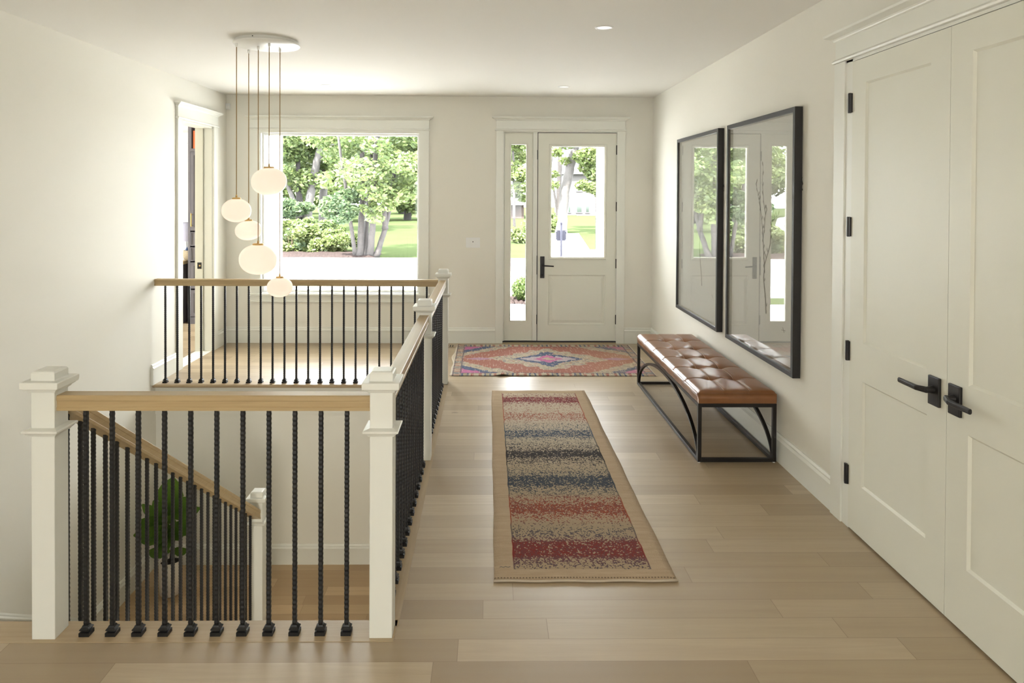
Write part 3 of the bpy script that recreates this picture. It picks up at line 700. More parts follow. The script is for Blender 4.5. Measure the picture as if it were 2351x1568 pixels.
# doorway in the left wall, its casing and pocket door
dw = thing('trim_8', 'white casing with crown round the doorway in the left wall', None); dw['kind'] = 'structure'
bm = B(); box(bm, LX, LX+.022, 6.812, 6.918, 0, 2.462); box(bm, LX, LX+.022, 7.705, 7.812, 0, 2.462)
head_y(bm, 6.812, 7.812, LX, 2.462, 1); obj('casing', bm, 'trim', dw, .0015)
bm = B(); box(bm, LX-.17, LX+.001, PY0-.012+.0, PY0+.006, 0, 2.46); box(bm, LX-.085, LX+.001, PY1-.010, PY1+.008, 0, 2.46); box(bm, LX-.17, LX+.001, PY0, PY1, 2.445, 2.46)
obj('jamb', bm, 'trim', dw, .001)
d4 = thing('door_4', 'white pocket door edge in the left doorway with black latch', None); d4['kind'] = 'structure'
bm = boxes((LX-.178, LX-.092, PY1-.030, PY1+.004, .0, 2.445)); obj('door_slab', bm, 'doorp', d4, .002)
bm = boxes((LX-.150, LX-.105, PY1-.036, PY1-.029, .905, .975)); pl = obj('latch', bm, 'black', d4, .002)
bm = B(); tube(bm, [(LX-.122, PY1-.036, .94), (LX-.122, PY1-.040, .94)], .009, 12); obj('thumb_pull', bm, 'brass', pl)

# closet doors on the right wall
def leaf(y0, y1, name, label):
    d = thing(name, label, None); d['kind'] = 'structure'
    X0 = 1.897; st = .128
    pan = [(y0+st, y1-st, .268, .806), (y0+st, y1-st, .999, 2.322)]
    bm = B(); wallgrid(bm, y0, y1, .012, 2.445, pan, lambda b_, a, c, e, f: box(b_, X0, X0+.035, a, c, e, f))
    for a, c, e, f in pan: 
        rings = []
        for t, xx in ((0, X0), (.010, X0+.010), ):
            rings.append([bm.verts.new(q) for q in ((xx, a+t, e+t), (xx, c-t, e+t), (xx, c-t, f-t), (xx, a+t, f-t))])
        for i in range(4): bm.faces.new((rings[0][i], rings[0][(i+1) % 4], rings[1][(i+1) % 4], rings[1][i]))
        bm.faces.new(rings[1])
    obj('door_slab', bm, 'doorp', d)
    return d
SPL = 2.842
d2 = leaf(SPL+.0015, 3.617, 'door_2', 'white two-panel closet door with four black hinges, beside the bench')
d3 = leaf(2.066, SPL-.0015, 'door_3', 'white two-panel closet door at the right edge, nearest the camera')
for z0 in (2.232, 1.585, .935, .285):
    bm = B(); tube(bm, [(1.890, 3.628, z0-.052), (1.890, 3.628, z0+.052)], .0085, 10)
    box(bm, 1.888, 1.898, 3.612, 3.645, z0-.050, z0+.050); obj('hinge', bm, 'black', d2)
def lever(d, yc, sgn):
    bm = boxes((1.884, 1.897, yc-.036, yc+.036, .862, .985)); p_ = obj('handle_plate', bm, 'black', d, .003)
    bm = B(); tube(bm, [(1.886, yc, .930), (1.850, yc, .930)], [.017, .011], 16)
    pts = [(1.856, yc-sgn*.006, .930), (1.839, yc+sgn*.034, .929), (1.8375, yc+sgn*.040, .9285), (1.8375, yc+sgn*.165, .928)]
    rr_ = [Vector(p) for p in pts]; prev = None
    for p, hw, hh_ in zip(rr_, (.012, .011, .011, .009), (.013, .0115, .0115, .0105)):
        ring = [bm.verts.new(p+Vector((a*hw*.8, 0, b_*hh_))) for a, b_ in ((-1, -.5), (-.5, -1), (.5, -1), (1, -.5), (1, .5), (.5, 1), (-.5, 1), (-1, .5))]
        if prev:
            for k in range(8): bm.faces.new((prev[k], prev[(k+1) % 8], ring[(k+1) % 8], ring[k]))
        else: bm.faces.new(ring)
        prev = ring
    bm.faces.new(prev[::-1])
    obj('lever', bm, 'black', p_, .001)
lever(d2, 2.912, 1); lever(d3, 2.782, -1)
cc = thing('trim_9', 'white casing and crown round the closet doors on the right wall', None); cc['kind'] = 'structure'
bm = B(); box(bm, 1.893, RX, 3.690, 3.802, 0, 2.464); box(bm, 1.893, RX, 1.93, 2.04, 0, 2.464); head_y(bm, 1.93, 3.802, RX, 2.464, -1); obj('casing', bm, 'trim', cc, .0015)
bm = boxes((1.902, RX+.03, 3.622, 3.692, 0, 2.464), (1.902, RX+.03, 2.035, 2.062, 0, 2.464), (1.902, RX+.03, 2.035, 3.692, 2.450, 2.466)); obj('jamb', bm, 'trim', cc, .0015)
bm = boxes((1.935, 1.96, 2.0, 3.68, 0.001, 2.466)); obj('gap_backing', bm, 'dark', cc)  # unseen dark panel added behind the leaves to block light through gaps

# ------------------------------------------------------------ newel posts
NW = .09
def newel(x, y, zb, label):
    o = thing('newel_post', label, 'newel post', (x, y, zb), 'square white newel posts')
    t = 0 if zb == 0 else .118
    bm = B(); h_ = NW/2
    stack(bm, -h_, h_, -h_, h_, [(0, 0), (.980+t, 0)]); obj('shaft', bm, 'newel', o, .0025)
    bm = B(); stack(bm, -h_, h_, -h_, h_, [(.796+t, .0), (.798+t, .006), (.804+t, .009), (.806+t, .013), (.812+t, .018), (.815+t, .024), (.822+t, .025), (.824+t, .022), (.829+t, .0)]); obj('collar', bm, 'newel', o, .0008)
    bm = B(); stack(bm, -h_, h_, -h_, h_, [(.968+t, .0), (.971+t, .007), (.978+t, .010), (.981+t, .018), (.986+t, .021), (.987+t, .027), (1.010+t, .028), (1.013+t, .026)]); c = obj('cap', bm, 'newel', o, .001)
    bm = B(); stack(bm, -h_, h_, -h_, h_, [(1.012+t, .006), (1.014+t, .001), (1.042+t, .001), (1.048+t, -.003), (1.051+t, -.010)]); obj('block', bm, 'newel', c, .002)
    return o
n1 = newel(-1.728, 2.767, 0, 'white newel post at the near left corner by the stair head')
n2 = newel(-.415, 2.767, 0, 'white newel post at the near right corner of the stair opening')
n3 = newel(-.415, 4.587, 0, 'white newel post midway along the side railing')
n4 = newel(-.410, 6.402, 0, 'white newel post at the far corner near the medallion rug')
n5 = newel(-1.728, 5.265, ZL, 'white newel post on the landing at the foot of the stair rail')

# ------------------------------------------------------------ railings
def shaft_mesh(h, name):
    bm = B(); a = .0088; rings = []; k = int(h/.0095); 
    rr = random.Random(int(h*1000))
    for i in range(k+1):
        z = h*i/k; s = 1.0 if i % 2 else .86; s += rr.uniform(-.015, .015)
        c = a*s; e = a*(.72 if i % 2 else .62)
        rings.append([bm.verts.new(q) for q in ((-e, -c, z), (e, -c, z), (c, -e, z), (c, e, z), (e, c, z), (-e, c, z), (-c, e, z), (-c, -e, z))])
    for r_, s_ in zip(rings, rings[1:]):
        for i in range(8): bm.faces.new((r_[i], r_[(i+1) % 8], s_[(i+1) % 8], s_[i]))
    bm.faces.new(rings[0][::-1]); bm.faces.new(rings[-1])
    me = bpy.data.meshes.new(name); bmesh.ops.recalc_face_normals(bm, faces=bm.faces); bm.to_mesh(me); bm.free(); me.materials.append(M['iron']); return me
def shoe_mesh():
    bm = B(); h_ = .0125
    stack(bm, -h_, h_, -h_, h_, [(0, .0075), (.015, .0075), (.017, .000), (.0205, .000), (.0235, .0062), (.027, .0062), (.033, .000), (.039, -.002)])
    me = bpy.data.meshes.new('shoe'); bmesh.ops.recalc_face_normals(bm, faces=bm.faces); bm.to_mesh(me); bm.free(); me.materials.append(M['iron']); return me
SH = shaft_mesh(.892, 'baluster'); SHS = shaft_mesh(1.02, 'baluster_stair'); SHOE = shoe_mesh()
def baluster(parent, x, y, z, me=None, shoe=True):
    o = bpy.data.objects.new('baluster', me or SH); COL.objects.link(o); o.parent = parent; o.location = (x, y, z+.001)
    if shoe:
        s = bpy.data.objects.new('shoe', SHOE); COL.objects.link(s); s.parent = o
    return o
RAILP = [(-.0325, 0), (.0325, 0), (.0325, .013), (.030, .016), (.030, .037), (.0325, .040), (.0325, .056), (.029, .060), (-.029, .060), (-.0325, .056), (-.0325, .040), (-.030, .037), (-.030, .016), (-.0325, .013)]
RZ = .893
r1 = thing('stair_railing', 'nearest oak and black iron railing between the two near newel posts', 'railing', (-1.683, 2.767, 0), 'oak railings with black iron balusters')
bm = B(); prism(bm, RAILP, lambda p, t: (t, p[0], RZ+p[1]), 0, 1.223); obj('handrail', bm, 'oakx', r1)
for i in range(11): baluster(r1, -1.580+.1025*i+1.683, -.012, 0)
r2 = thing('stair_railing', 'side railing from the near right newel to the middle newel', 'railing', (-.415, 2.812, 0), 'oak railings with black iron balusters')
bm = B(); prism(bm, RAILP, lambda p, t: (p[0], t, RZ+p[1]), 0, 1.73); obj('handrail', bm, 'oaky', r2)
for i in range(15): baluster(r2, 0, 2.900+.1098*i-2.812, 0)
r3 = thing('stair_railing', 'side railing from the middle newel to the far corner newel', 'railing', (-.415, 4.632, 0), 'oak railings with black iron balusters')
bm = B(); prism(bm, RAILP, lambda p, t: (p[0], t, RZ+p[1]), 0, 1.725); obj('handrail', bm, 'oaky', r3)
for i in range(15): baluster(r3, 0, .106+.1085*i, 0)
r4 = thing('stair_railing', 'far railing from the left wall to the far corner newel in front of the window', 'railing', (LX, 6.402, 0), 'oak railings with black iron balusters')
bm = B(); prism(bm, RAILP, lambda p, t: (t, p[0], RZ+p[1]), 0.001, -.455-LX); obj('handrail', bm, 'oakx', r4)
for i in range(23): baluster(r4, -2.949+.1085*i-LX, 0, 0)
r5 = thing('stair_railing', 'sloping stair railing going down to the landing newel', 'railing', (-1.728, 2.812, 0), 'oak railings with black iron balusters')
SL = .6562; zb_ = lambda y: .712-SL*(y-3.065)
bm = B(); kz = 1/math.cos(math.atan(SL))
A = [bm.verts.new((p[0], 0.0, zb_(2.812)+p[1]*kz)) for p in RAILP]; C_ = [bm.verts.new((p[0], 5.22-2.812, zb_(5.22)+p[1]*kz)) for p in RAILP]
for i in range(len(RAILP)): bm.faces.new((A[i], A[(i+1) % len(RAILP)], C_[(i+1) % len(RAILP)], C_[i]))
bm.faces.new(A[::-1]); bm.faces.new(C_); obj('handrail', bm, 'oaky', r5)
for i in range(24):
    y = 2.876+.0961*i; k = int((y-2.85)/RUN)+1; zt = -RISE*min(k, 9)
    need = zb_(y)+.008-zt
    o = baluster(r5, 0, y-2.812, zt, SHS); 
    o.scale = (1, 1, need/1.02)

# ------------------------------------------------------------ pendant light
chan = thing('pendant_light', 'cluster pendant with five white glass globes hanging on gold cords', 'light', (-1.655, 5.225, CZ))
bm = B(); lathe(bm, [(.222, 0), (.224, -.018), (.236, -.021), (.2385, -.024), (.2385, -.030), (.236, -.033), (.0, -.034)], n=72, cap=False); bmesh.ops.remove_doubles(bm, verts=bm.verts, dist=1e-6); can = obj('canopy', bm, 'canopy', chan, 0, True)
bm = B(); tube(bm, [(-.03, -.226, -.010), (-.03, -.230, -.010)], .004, 8); obj('screw', bm, 'black', can)
GL = [ # cord x,y, cap z from pixels, width, height, tilt
  (-1.849, 5.140, 457, 511, .209, .0), (-1.840, 5.373, 507, 552, .198, .05), (-1.724, 5.242, 561.5, 630.5, .274, -.03), (-1.608, 5.131, 386, 449, .252, .04), (-1.589, 5.331, 637, 682, .192, .0)]
rg = random.Random(3)
for gx, gy, vt, vb, gw, tilt in GL:
    lx, ly = gx+1.655, gy-5.225
    zt = CH - (vt-441.0+ (gx*-.005*0))*gy/1600 - CZ; zbm = CH - (vb-441.0)*gy/1600 - CZ
    hh = zt-zbm; zt += .002
    bm = B(); lathe(bm, [(.006, -.034), (.009, -.036), (.009, -.052), (.006, -.060), (.003, -.062)], lx, ly, 0, 16); obj('cord_grip', bm, 'canopy', chan, 0, True)
    bm = B(); tube(bm, [(lx, ly, -.05), (lx, ly, zt+.02)], .0032, 8); obj('cord', bm, 'cord', chan, 0, True)
    # globe, a squashed uneven sphere; origin at its middle
    bm = B(); bmesh.ops.create_uvsphere(bm, u_segments=40, v_segments=24, radius=.5)
    low_ = rg.uniform(-.06, .04)
    for v in bm.verts:
        n_ = v.co.z*2; r_ = math.hypot(v.co.x, v.co.y)*2
        # superellipse-like shoulders
        na = min(1, abs(n_)); tgt = (1-na**2.12)**.48
        k_ = (tgt/max(r_, 1e-4) if r_ > 1e-4 else 1)*(1 + low_*n_*.6)
        v.co.x *= k_*gw; v.co.y *= k_*gw; v.co.z *= hh
        v.co.z += tilt*v.co.x*.9
    g = obj('globe', bm, 'opal', chan, 0, True); g.location = (lx, ly, (zt+zbm)/2)
    bm = B(); lathe(bm, [(.0, .010), (.026*gw/.2, .008), (.030*gw/.2, .003), (.030*gw/.2, -.006), (.0, -.008)], 0, 0, hh/2, 28, cap=False); bmesh.ops.remove_doubles(bm, verts=bm.verts, dist=1e-6); obj('cap', bm, 'brass', g, 0, True)
    bm = B(); lathe(bm, [(.007, .008), (.007, .022), (.004, .030)], 0, 0, hh/2, 14); obj('stem', bm, 'brass', g, 0, True)
    pd = bpy.data.lights.new('globe_bulb', 'POINT'); pd.energy = .14*(gw/.2)**2; pd.color = (1, .86, .74); pd.shadow_soft_size = .03
    po = bpy.data.objects.new('globe_bulb', pd); COL.objects.link(po); po.parent = g; po.location = (0, 0, -hh*.08)

# recessed lights
for i, (x, y, lb) in enumerate(((.775, 4.705, 'large round recessed ceiling light nearest the camera, above the runner'), (-1.703, 7.351, 'round recessed ceiling light in front of the picture window'), (.789, 7.325, 'round recessed ceiling light in front of the front door'))):
    o = thing('recessed_light', lb, 'light', (x, y, CZ), 'recessed ceiling lights')
    bm = B(); lathe(bm, [(.046, .0), (.046, -.004), (.050, -.006), (.062, -.004), (.064, 0)], n=40, cap=False); obj('trim_ring', bm, 'plastic', o, 0, True)
    bm = B(); lathe(bm, [(.047, -.001), (.047, -.003)], n=40); obj('lens', bm, 'lens', o)

# ------------------------------------------------------------ small wall things
o = thing('switch_plate', 'white three-gang light switch plate between window and front door', 'switch', (-.177, DY, 1.173))
bm = boxes((-.082, .082, -.006, 0, -.059, .059)); obj('plate', bm, 'plastic', o, .002)
for x, w_ in ((-.052, .012), (0, .017), (.050, .017)):
    bm = boxes((x-w_, x+w_, -.009, -.005, -.034, .034)); r_ = obj('rocker', bm, 'plastic', o, .0015)
bm = B(); tube(bm, [(0, -.008, .010), (0, -.012, .010)], .006, 12); obj('indicator', bm, 'black', o)
o = thing('motion_sensor', 'small white motion sensor high in the far left corner', 'sensor', (-3.010, DY, 2.735))
bm = B(); stack(bm, -.024, .024, -.034, 0, [(-.036, -.008), (-.028, 0), (.028, 0), (.036, -.005)]); s_ = obj('housing', bm, 'plastic', o, .004)
bm = boxes((-.018, .018, -.037, -.033, -.028, .008)); obj('lens', bm, 'canopy', s_, .003)
o = thing('floor_register', 'wooden floor vent with dark slots left of the medallion rug', 'vent', (-.50, 7.94, .0))
bm = boxes((-.11, .125, -.06, .06, .0005, .004)); obj('grille', bm, 'nosex', o, .001)
bm = B()
for i in range(8): box(bm, -.10+i*.028, -.088+i*.028, -.045, .045, .003, .0046)
obj('slot', bm, 'dark', o)

# ------------------------------------------------------------ runner rug
bm = B(); nx, ny = 24, 90; vv = []
for j in range(ny+1):
    row = []
    for i in range(nx+1):
        u, v = i/nx, j/ny
        x = RX0 + u*(RX1-RX0) + (.002*math.sin(v*17)+.0012*math.sin(v*41+2))*(1 if u > .5 else -1)*abs(2*u-1)**3 - (.012*(1-abs(2*v-1)) if u < .02 else 0)*0
        y = RY0 + v*(RY1-RY0) + .004*math.sin(u*11)*(1-2*v)
        z = .010 + .0012*math.sin(u*5)*math.sin(v*23)
        if i in (0, nx) or j in (0, ny): z = .005
        row.append(bm.verts.new((x, y, z)))
    vv.append(row)
for j in range(ny):
    for i in range(nx): bm.faces.new((vv[j][i], vv[j][i+1], vv[j+1][i+1], vv[j+1][i]))
ext = [e for e in bm.edges if e.is_boundary]
r_ = bmesh.ops.extrude_edge_only(bm, edges=ext)
for v in [g_ for g_ in r_['geom'] if isinstance(g_, bmesh.types.BMVert)]: v.co.z = .0006
o = obj('runner_rug', bm, 'runner', None, 0, True)
tag(o, 'long narrow wool runner rug with red, blue and black speckled stripes', 'rug')
bm = B(); tube(bm, [(RX0-.004+(RX1-RX0+.008)*i/20, RY0-.004+.003*math.sin(i), .0065) for i in range(21)], .0055, 6)
e_ = obj('bound_edge', bm, 'rugback', o, 0, True)
# ------------------------------------------------------------ medallion rug
bm = B(); nx, ny = 120, 40; vv = []
for j in range(ny+1):
    row = []
    for i in range(nx+1):
        u, v = i/nx, j/ny
        x = QX0 + u*(QX1-QX0) + (.012*math.sin(v*8)+.008*math.sin(v*19+1) - .015*(1-v))*(1-u)**6
        y = QY0 + v*(QY1-QY0)
        z = .006
        for c0, w0, h0 in ((.255, .028, .016), (.345, .02, .006), (.47, .03, .008), (.62, .03, .005)): z += h0*math.exp(-((u-c0)/w0)**2)*max(0, 1-v*3.2)
        z += .008*math.exp(-((u)/.012)**2)*(.6+.4*math.sin(v*14))
        row.append(bm.verts.new((x, y, z)))
    vv.append(row)
for j in range(ny):
    for i in range(nx): bm.faces.new((vv[j][i], vv[j][i+1], vv[j+1][i+1], vv[j+1][i]))
o = obj('medallion_rug', bm, 'persian', None, 0, True); md = o.modifiers.new('solid', 'SOLIDIFY'); md.thickness = .004; md.offset = -1
tag(o, 'faded terracotta rug with a navy and pink medallion before the front door', 'rug')

# ------------------------------------------------------------ bench
BX0, BX1, BY0, BY1 = 1.372, 1.886, 4.500, 6.360
bn = thing('bench', 'long tufted brown leather bench on an arched black steel base', 'bench', (BX0, BY0, 0))
bw, bl = BX1-BX0, BY1-BY0; FZ = .388; q = .024
bm = B(); sw = bw-.004; SZ = FZ+.074
nx, ny = 60, 186; rows = []
btn = [(sw*(.335), bl*(k+1)/6) for k in range(5)] + [(sw*(.665), bl*(k+1)/6) for k in range(5)]
for j in range(ny+1):
    row = []
    for i in range(nx+1):
        x, y = .002+sw*i/nx, bl*j/ny
        ex = min(x-.002, sw+.002-x); ey = min(y, bl-y); e = min(ex, ey)
        z = SZ + .016*(1-math.exp(-e/.035)) 
        z -= .012*math.exp(-(e/.006)**1.5) if e < .02 else 0
        db = min(math.hypot(x-.002-a, y-b_) for a, b_ in btn)
        z -= .036*math.exp(-(db/.034)**1.3)
        # creases between tufts
        cyv = min(abs(y-bl*(k+1)/6) for k in range(5)); cxv = min(abs(x-.002-sw*.335), abs(x-.002-sw*.665))
        z -= .0055*math.exp(-(cyv/.007)**1.2) + .0055*math.exp(-(cxv/.007)**1.2)*min(1, 1)
        row.append(bm.verts.new((x, y, z)))
    rows.append(row)
for j in range(ny):
    for i in range(nx): bm.faces.new((rows[j][i], rows[j][i+1], rows[j+1][i+1], rows[j+1][i]))
ext = [e for e in bm.edges if e.is_boundary]
for k_, (zz, out) in enumerate(((SZ-.010, .006), (FZ+.035, .009), (FZ+.010, .006), (FZ+.001, .0))):
    r_ = bmesh.ops.extrude_edge_only(bm, edges=ext)
    vs2 = [g_ for g_ in r_['geom'] if isinstance(g_, bmesh.types.BMVert)]
    for v in vs2:
        v.co.z = zz
        if v.co.x < bw/2 and abs(v.co.y-bl/2) < bl/2-.01: v.co.x = .002-out+ .0015*math.sin(v.co.y*31)
        elif v.co.x > bw/2 and abs(v.co.y-bl/2) < bl/2-.01: v.co.x = bw-.002+min(out, .001)
        if v.co.y < .012: v.co.y = -out*.5
        elif v.co.y > bl-.012: v.co.y = bl+out*.5
    ext = [g_ for g_ in r_['geom'] if isinstance(g_, bmesh.types.BMEdge) and g_.is_boundary]
seat = obj('seat', bm, 'leather', bn, 0, True)
def seatz(x, y):
    e = min(min(x-.002, sw+.002-x), min(y, bl-y)); db = min(math.hypot(x-.002-a, y-b_) for a, b_ in btn)
    return SZ + .016*(1-math.exp(-max(e, 0)/.035)) - .036*math.exp(-(db/.034)**1.3) - .0055
for a, b_ in btn:
    bm = B(); lathe(bm, [(.011, 0), (.010, .003), (.006, .005), (.0, .006)], a+.002, b_, SZ-.022, 16, cap=False); bmesh.ops.remove_doubles(bm, verts=bm.verts, dist=1e-6); obj('button', bm, 'leather', seat, 0, True)
bm = B()
for fx in (.335, .665): tube(bm, [(.002+sw*fx+.004, bl*j/150, seatz(.002+sw*fx+.004, bl*j/150)+.0026) for j in range(2, 149)], .0017, 5)
for k in range(5):
    y = bl*(k+1)/6; tube(bm, [(.002+sw*i/50, y+.004, seatz(.002+sw*i/50, y+.004)+.0026) for i in range(2, 49)], .0015, 5)
obj('piping', bm, 'seam', seat, 0, True)
def bar(name, p, q_): 
    bm = B(); sqtube(bm, p, q_, q); return obj(name, bm, 'bench_metal', bn, .001)
h2 = q/2
for x in (h2, bw-h2):
    for y in (h2, bl-h2): bar('leg', (x, y, .006), (x, y, FZ))
    bar('long_rail', (x, q, FZ-h2), (x, bl-q, FZ-h2)); bar('floor_rail', (x, q, .006+h2), (x, bl-q, .006+h2))
    bm = B(); n_ = 40; prev = None
    for i in range(n_+1):
        t = PI*i/n_; yc = bl/2 - (bl/2-q)*math.cos(t); zc = .012 + (FZ-q-.014)*math.sin(t); r_in = q*.95
        yo, zo = bl/2-(bl/2-q-r_in*.55)*math.cos(t), .012+(FZ-q-.014-r_in)*math.sin(t)
        ring = [bm.verts.new(c) for c in ((x-h2+.001, yc, zc), (x+h2-.001, yc, zc), (x+h2-.001, yo, zo), (x-h2+.001, yo, zo))]
        if prev:
            for s in range(4): bm.faces.new((prev[s], prev[(s+1) % 4], ring[(s+1) % 4], ring[s]))
        else: bm.faces.new(ring)
        prev = ring
    bm.faces.new(prev[::-1]); obj('arch', bm, 'bench_metal', bn)
for y in (h2, bl-h2): bar('end_rail', (q, y, FZ-h2), (bw-q, y, FZ-h2)); bar('end_floor_rail', (q, y, .006+h2), (bw-q, y, .006+h2))
for x in (h2, bw-h2):
    for y in (h2, bl-h2):
        bm = B(); lathe(bm, [(.009, 0), (.009, .007)], x, y, 0, 10); obj('glide', bm, 'plastic', bn)

# ------------------------------------------------------------ framed pictures
def picture(y0, y1, z0, z1, label, twig):
    o = thing('framed_picture', label, 'picture', (RX, (y0+y1)/2, (z0+z1)/2), 'framed botanical pictures')
    hy, hz = (y1-y0)/2, (z1-z0)/2; D = .052; fw = .032
    def frame(bm, prof):   # prof: (inset, x)
        rings = [[bm.verts.new(c) for c in ((x, -hy+e, -hz+e), (x, hy-e, -hz+e), (x, hy-e, hz-e), (x, -hy+e, hz-e))] for e, x in prof]
        for r_, s_ in zip(rings, rings[1:]):
            for i in range(4): bm.faces.new((r_[i], r_[(i+1) % 4], s_[(i+1) % 4], s_[i]))
    bm = B(); frame(bm, [(0, -.004), (0, -D+.002), (.002, -D), (fw-.003, -D-.0), (fw, -D+.004), (fw, -D+.012), (.01, -D+.014), (.01, -.004), (0, -.004)]); f_ = obj('frame', bm, 'frame', o)
    bm = B(); frame(bm, [(fw-.002, -D+.012), (fw+.0, -D+.010), (fw+.003, -.012), (fw+.010, -.010)]); obj('fillet', bm, 'fillet', f_)
    bm = boxes((-.014, -.006, -hy+fw-.01, hy-fw+.01, -hz+fw-.01, hz-fw+.01)); art = obj('artwork', bm, 'paper', o)
    bm = boxes((-D+.010, -D+.013, -hy+fw-.004, hy-fw+.004, -hz+fw-.004, hz-fw+.004)); obj('glass_pane', bm, 'picglass', o)
    bm = B()
    for pl_ in twig:
        tube(bm, [(-.0155, y-(y0+y1)/2, z-(z0+z1)/2) for y, z in pl_[0]], [r_*.62 for r_ in pl_[1]] if hasattr(pl_[1], '__len__') else pl_[1], 6)
        if len(pl_) > 2:
            for k in range(1, len(pl_[0])):
                (ya, za), (yb, zb) = pl_[0][k-1], pl_[0][k]
                for f2 in (.35, .8):
                    yy, zz = ya+(yb-ya)*f2-(y0+y1)/2, za+(zb-za)*f2-(z0+z1)/2; s = 1 if (k+int(f2*3)) % 2 else -1
                    tube(bm, [(-.0155, yy, zz), (-.0155, yy+s*.012, zz+.020), (-.0155, yy+s*.014, zz+.034)], [.0012, .0028, .0008], 6)
    obj('twig_drawing', bm, 'ink', art)
    return o
sig = lambda y, z: [([(y+.02, z+.02), (y, z-.012)], .0014), ([(y+.014, z-.012), (y-.006, z+.012), (y-.022, z-.018)], .0014)]
def at_wall(u, v, x):   # photograph reading -> point on the plane of the paper
    du, dv = u-CX, v-CY; a = cr_*du+sr_*dv; b_ = -sr_*du+cr_*dv
    d = RV*(a/FPX)+FV+UV*(-b_/FPX); t = x/d.x; p = d*t; return (p.y, p.z+CH)
AW = lambda L_: [at_wall(u, v, RX-.016) for u, v in L_]
tw2 = [(AW([(1759, 720), (1757, 680), (1753, 640), (1755, 612), (1753, 580), (1752, 555), (1750, 520), (1746, 480), (1742, 455)]), [.0075, .0062, .0055, .005, .0045, .004, .0035, .003, .002], 1),
       (AW([(1755, 608), (1760, 590), (1768, 562), (1770, 530), (1773, 500), (1776, 470), (1782, 456)]), [.0045, .004, .0036, .003, .0028, .0022, .001], 1),
       (AW([(1773, 508), (1780, 500), (1788, 492)]), [.003, .0022, .001], 1),
       (AW([(1752, 548), (1755, 520), (1757, 490), (1753, 465), (1750, 420), (1752, 372)]), [.0035, .003, .0028, .0024, .002, .001], 1),
       (AW([(1757, 495), (1761, 478)]), [.0022, .001], 1), (AW([(1742, 458), (1738, 436), (1736, 418)]), [.002, .0015, .001], 1)] + [([*AW([(1797, 752), (1800, 764)])], .0014), ([*AW([(1794, 757), (1803, 760)])], .0014)]
tw1 = [(AW([(1611, 656), (1610, 630), (1608, 606), (1607, 590), (1606, 560), (1608, 520)]), [.006, .0055, .005, .0045, .0035, .001])] + [([*AW([(1634, 676), (1636, 684)])], .0014)]
p1 = picture(5.655, 6.895, .625, 2.290, 'tall dark-framed glazed picture on the right wall, farther from the camera', tw1)
p2 = picture(4.232, 5.448, .625, 2.290, 'tall dark-framed picture of a branched twig, nearer the closet doors', tw2)
for pc, yy in ((p1, -.62), (p2, -.608)):
    bm = B(); tube(bm, [(-.006, yy-.002, .40), (-.012, yy-.010, .385), (-.006, yy-.012, .36), (-.012, yy-.004, .345), (-.006, yy-.010, .32)], .0025, 6); obj('wire_hanger', bm, 'black', pc)

# ------------------------------------------------------------ potted fig on the landing
pf = thing('potted_fig', 'fiddle leaf fig with large dark green leaves in a white pot on the landing', 'plant', (-2.690, 5.93, ZL))
bm = B(); lathe(bm, [(.068, 0), (.084, .010), (.090, .10), (.092, .285), (.088, .290), (.083, .285), (.082, .25), (.0, .25)], n=40, cap=False); bmesh.ops.remove_doubles(bm, verts=bm.verts, dist=1e-6); obj('pot', bm, 'pot', pf, 0, True)
bm = B(); lathe(bm, [(.0, .262), (.05, .268), (.082, .262)], n=24, cap=False); bmesh.ops.remove_doubles(bm, verts=bm.verts, dist=1e-6); obj('soil', bm, 'soil', pf, 0, True)
bm = B(); tube(bm, [(0, 0, .25), (.012, .0, .42), (.0, .01, .60), (.018, 0, .78)], [.012, .010, .008, .005]); tube(bm, [(0.01, 0, .30), (.035, -.01, .42), (.05, -.02, .50)], [.007, .005, .004]); obj('stem', bm, 'stem', pf, 0, True)
def leafm(bm, base, direction, length, width, droop=.2, face=Vector((0, -1, 0))):
    d = Vector(direction).normalized(); side = d.cross(face).normalized(); 
    if side.length < .1: side = Vector((1, 0, 0))
    nrm = side.cross(d).normalized(); n = 9; L_ = []; C2 = []; R_ = []
    for i in range(n+1):
        t = i/n; wv = width*.60*(math.sin(PI*min(1, t**.8*.98+.01))**.75)*(.62+.55*t if t < .85 else 1.0)*(1+.05*math.sin(i*2.7))
        if i in (0,): wv = .004
        if i == n: wv = .006
        c = Vector(base) + d*length*t - Vector((0, 0, 1))*droop*length*t*t + nrm*.02*math.sin(t*PI)
        L_.append(bm.verts.new(c-side*wv+nrm*wv*.25)); C2.append(bm.verts.new(c)); R_.append(bm.verts.new(c+side*wv+nrm*wv*.25))
    for i in range(n):
        bm.faces.new((L_[i], C2[i], C2[i+1], L_[i+1])); bm.faces.new((C2[i], R_[i], R_[i+1], C2[i+1]))
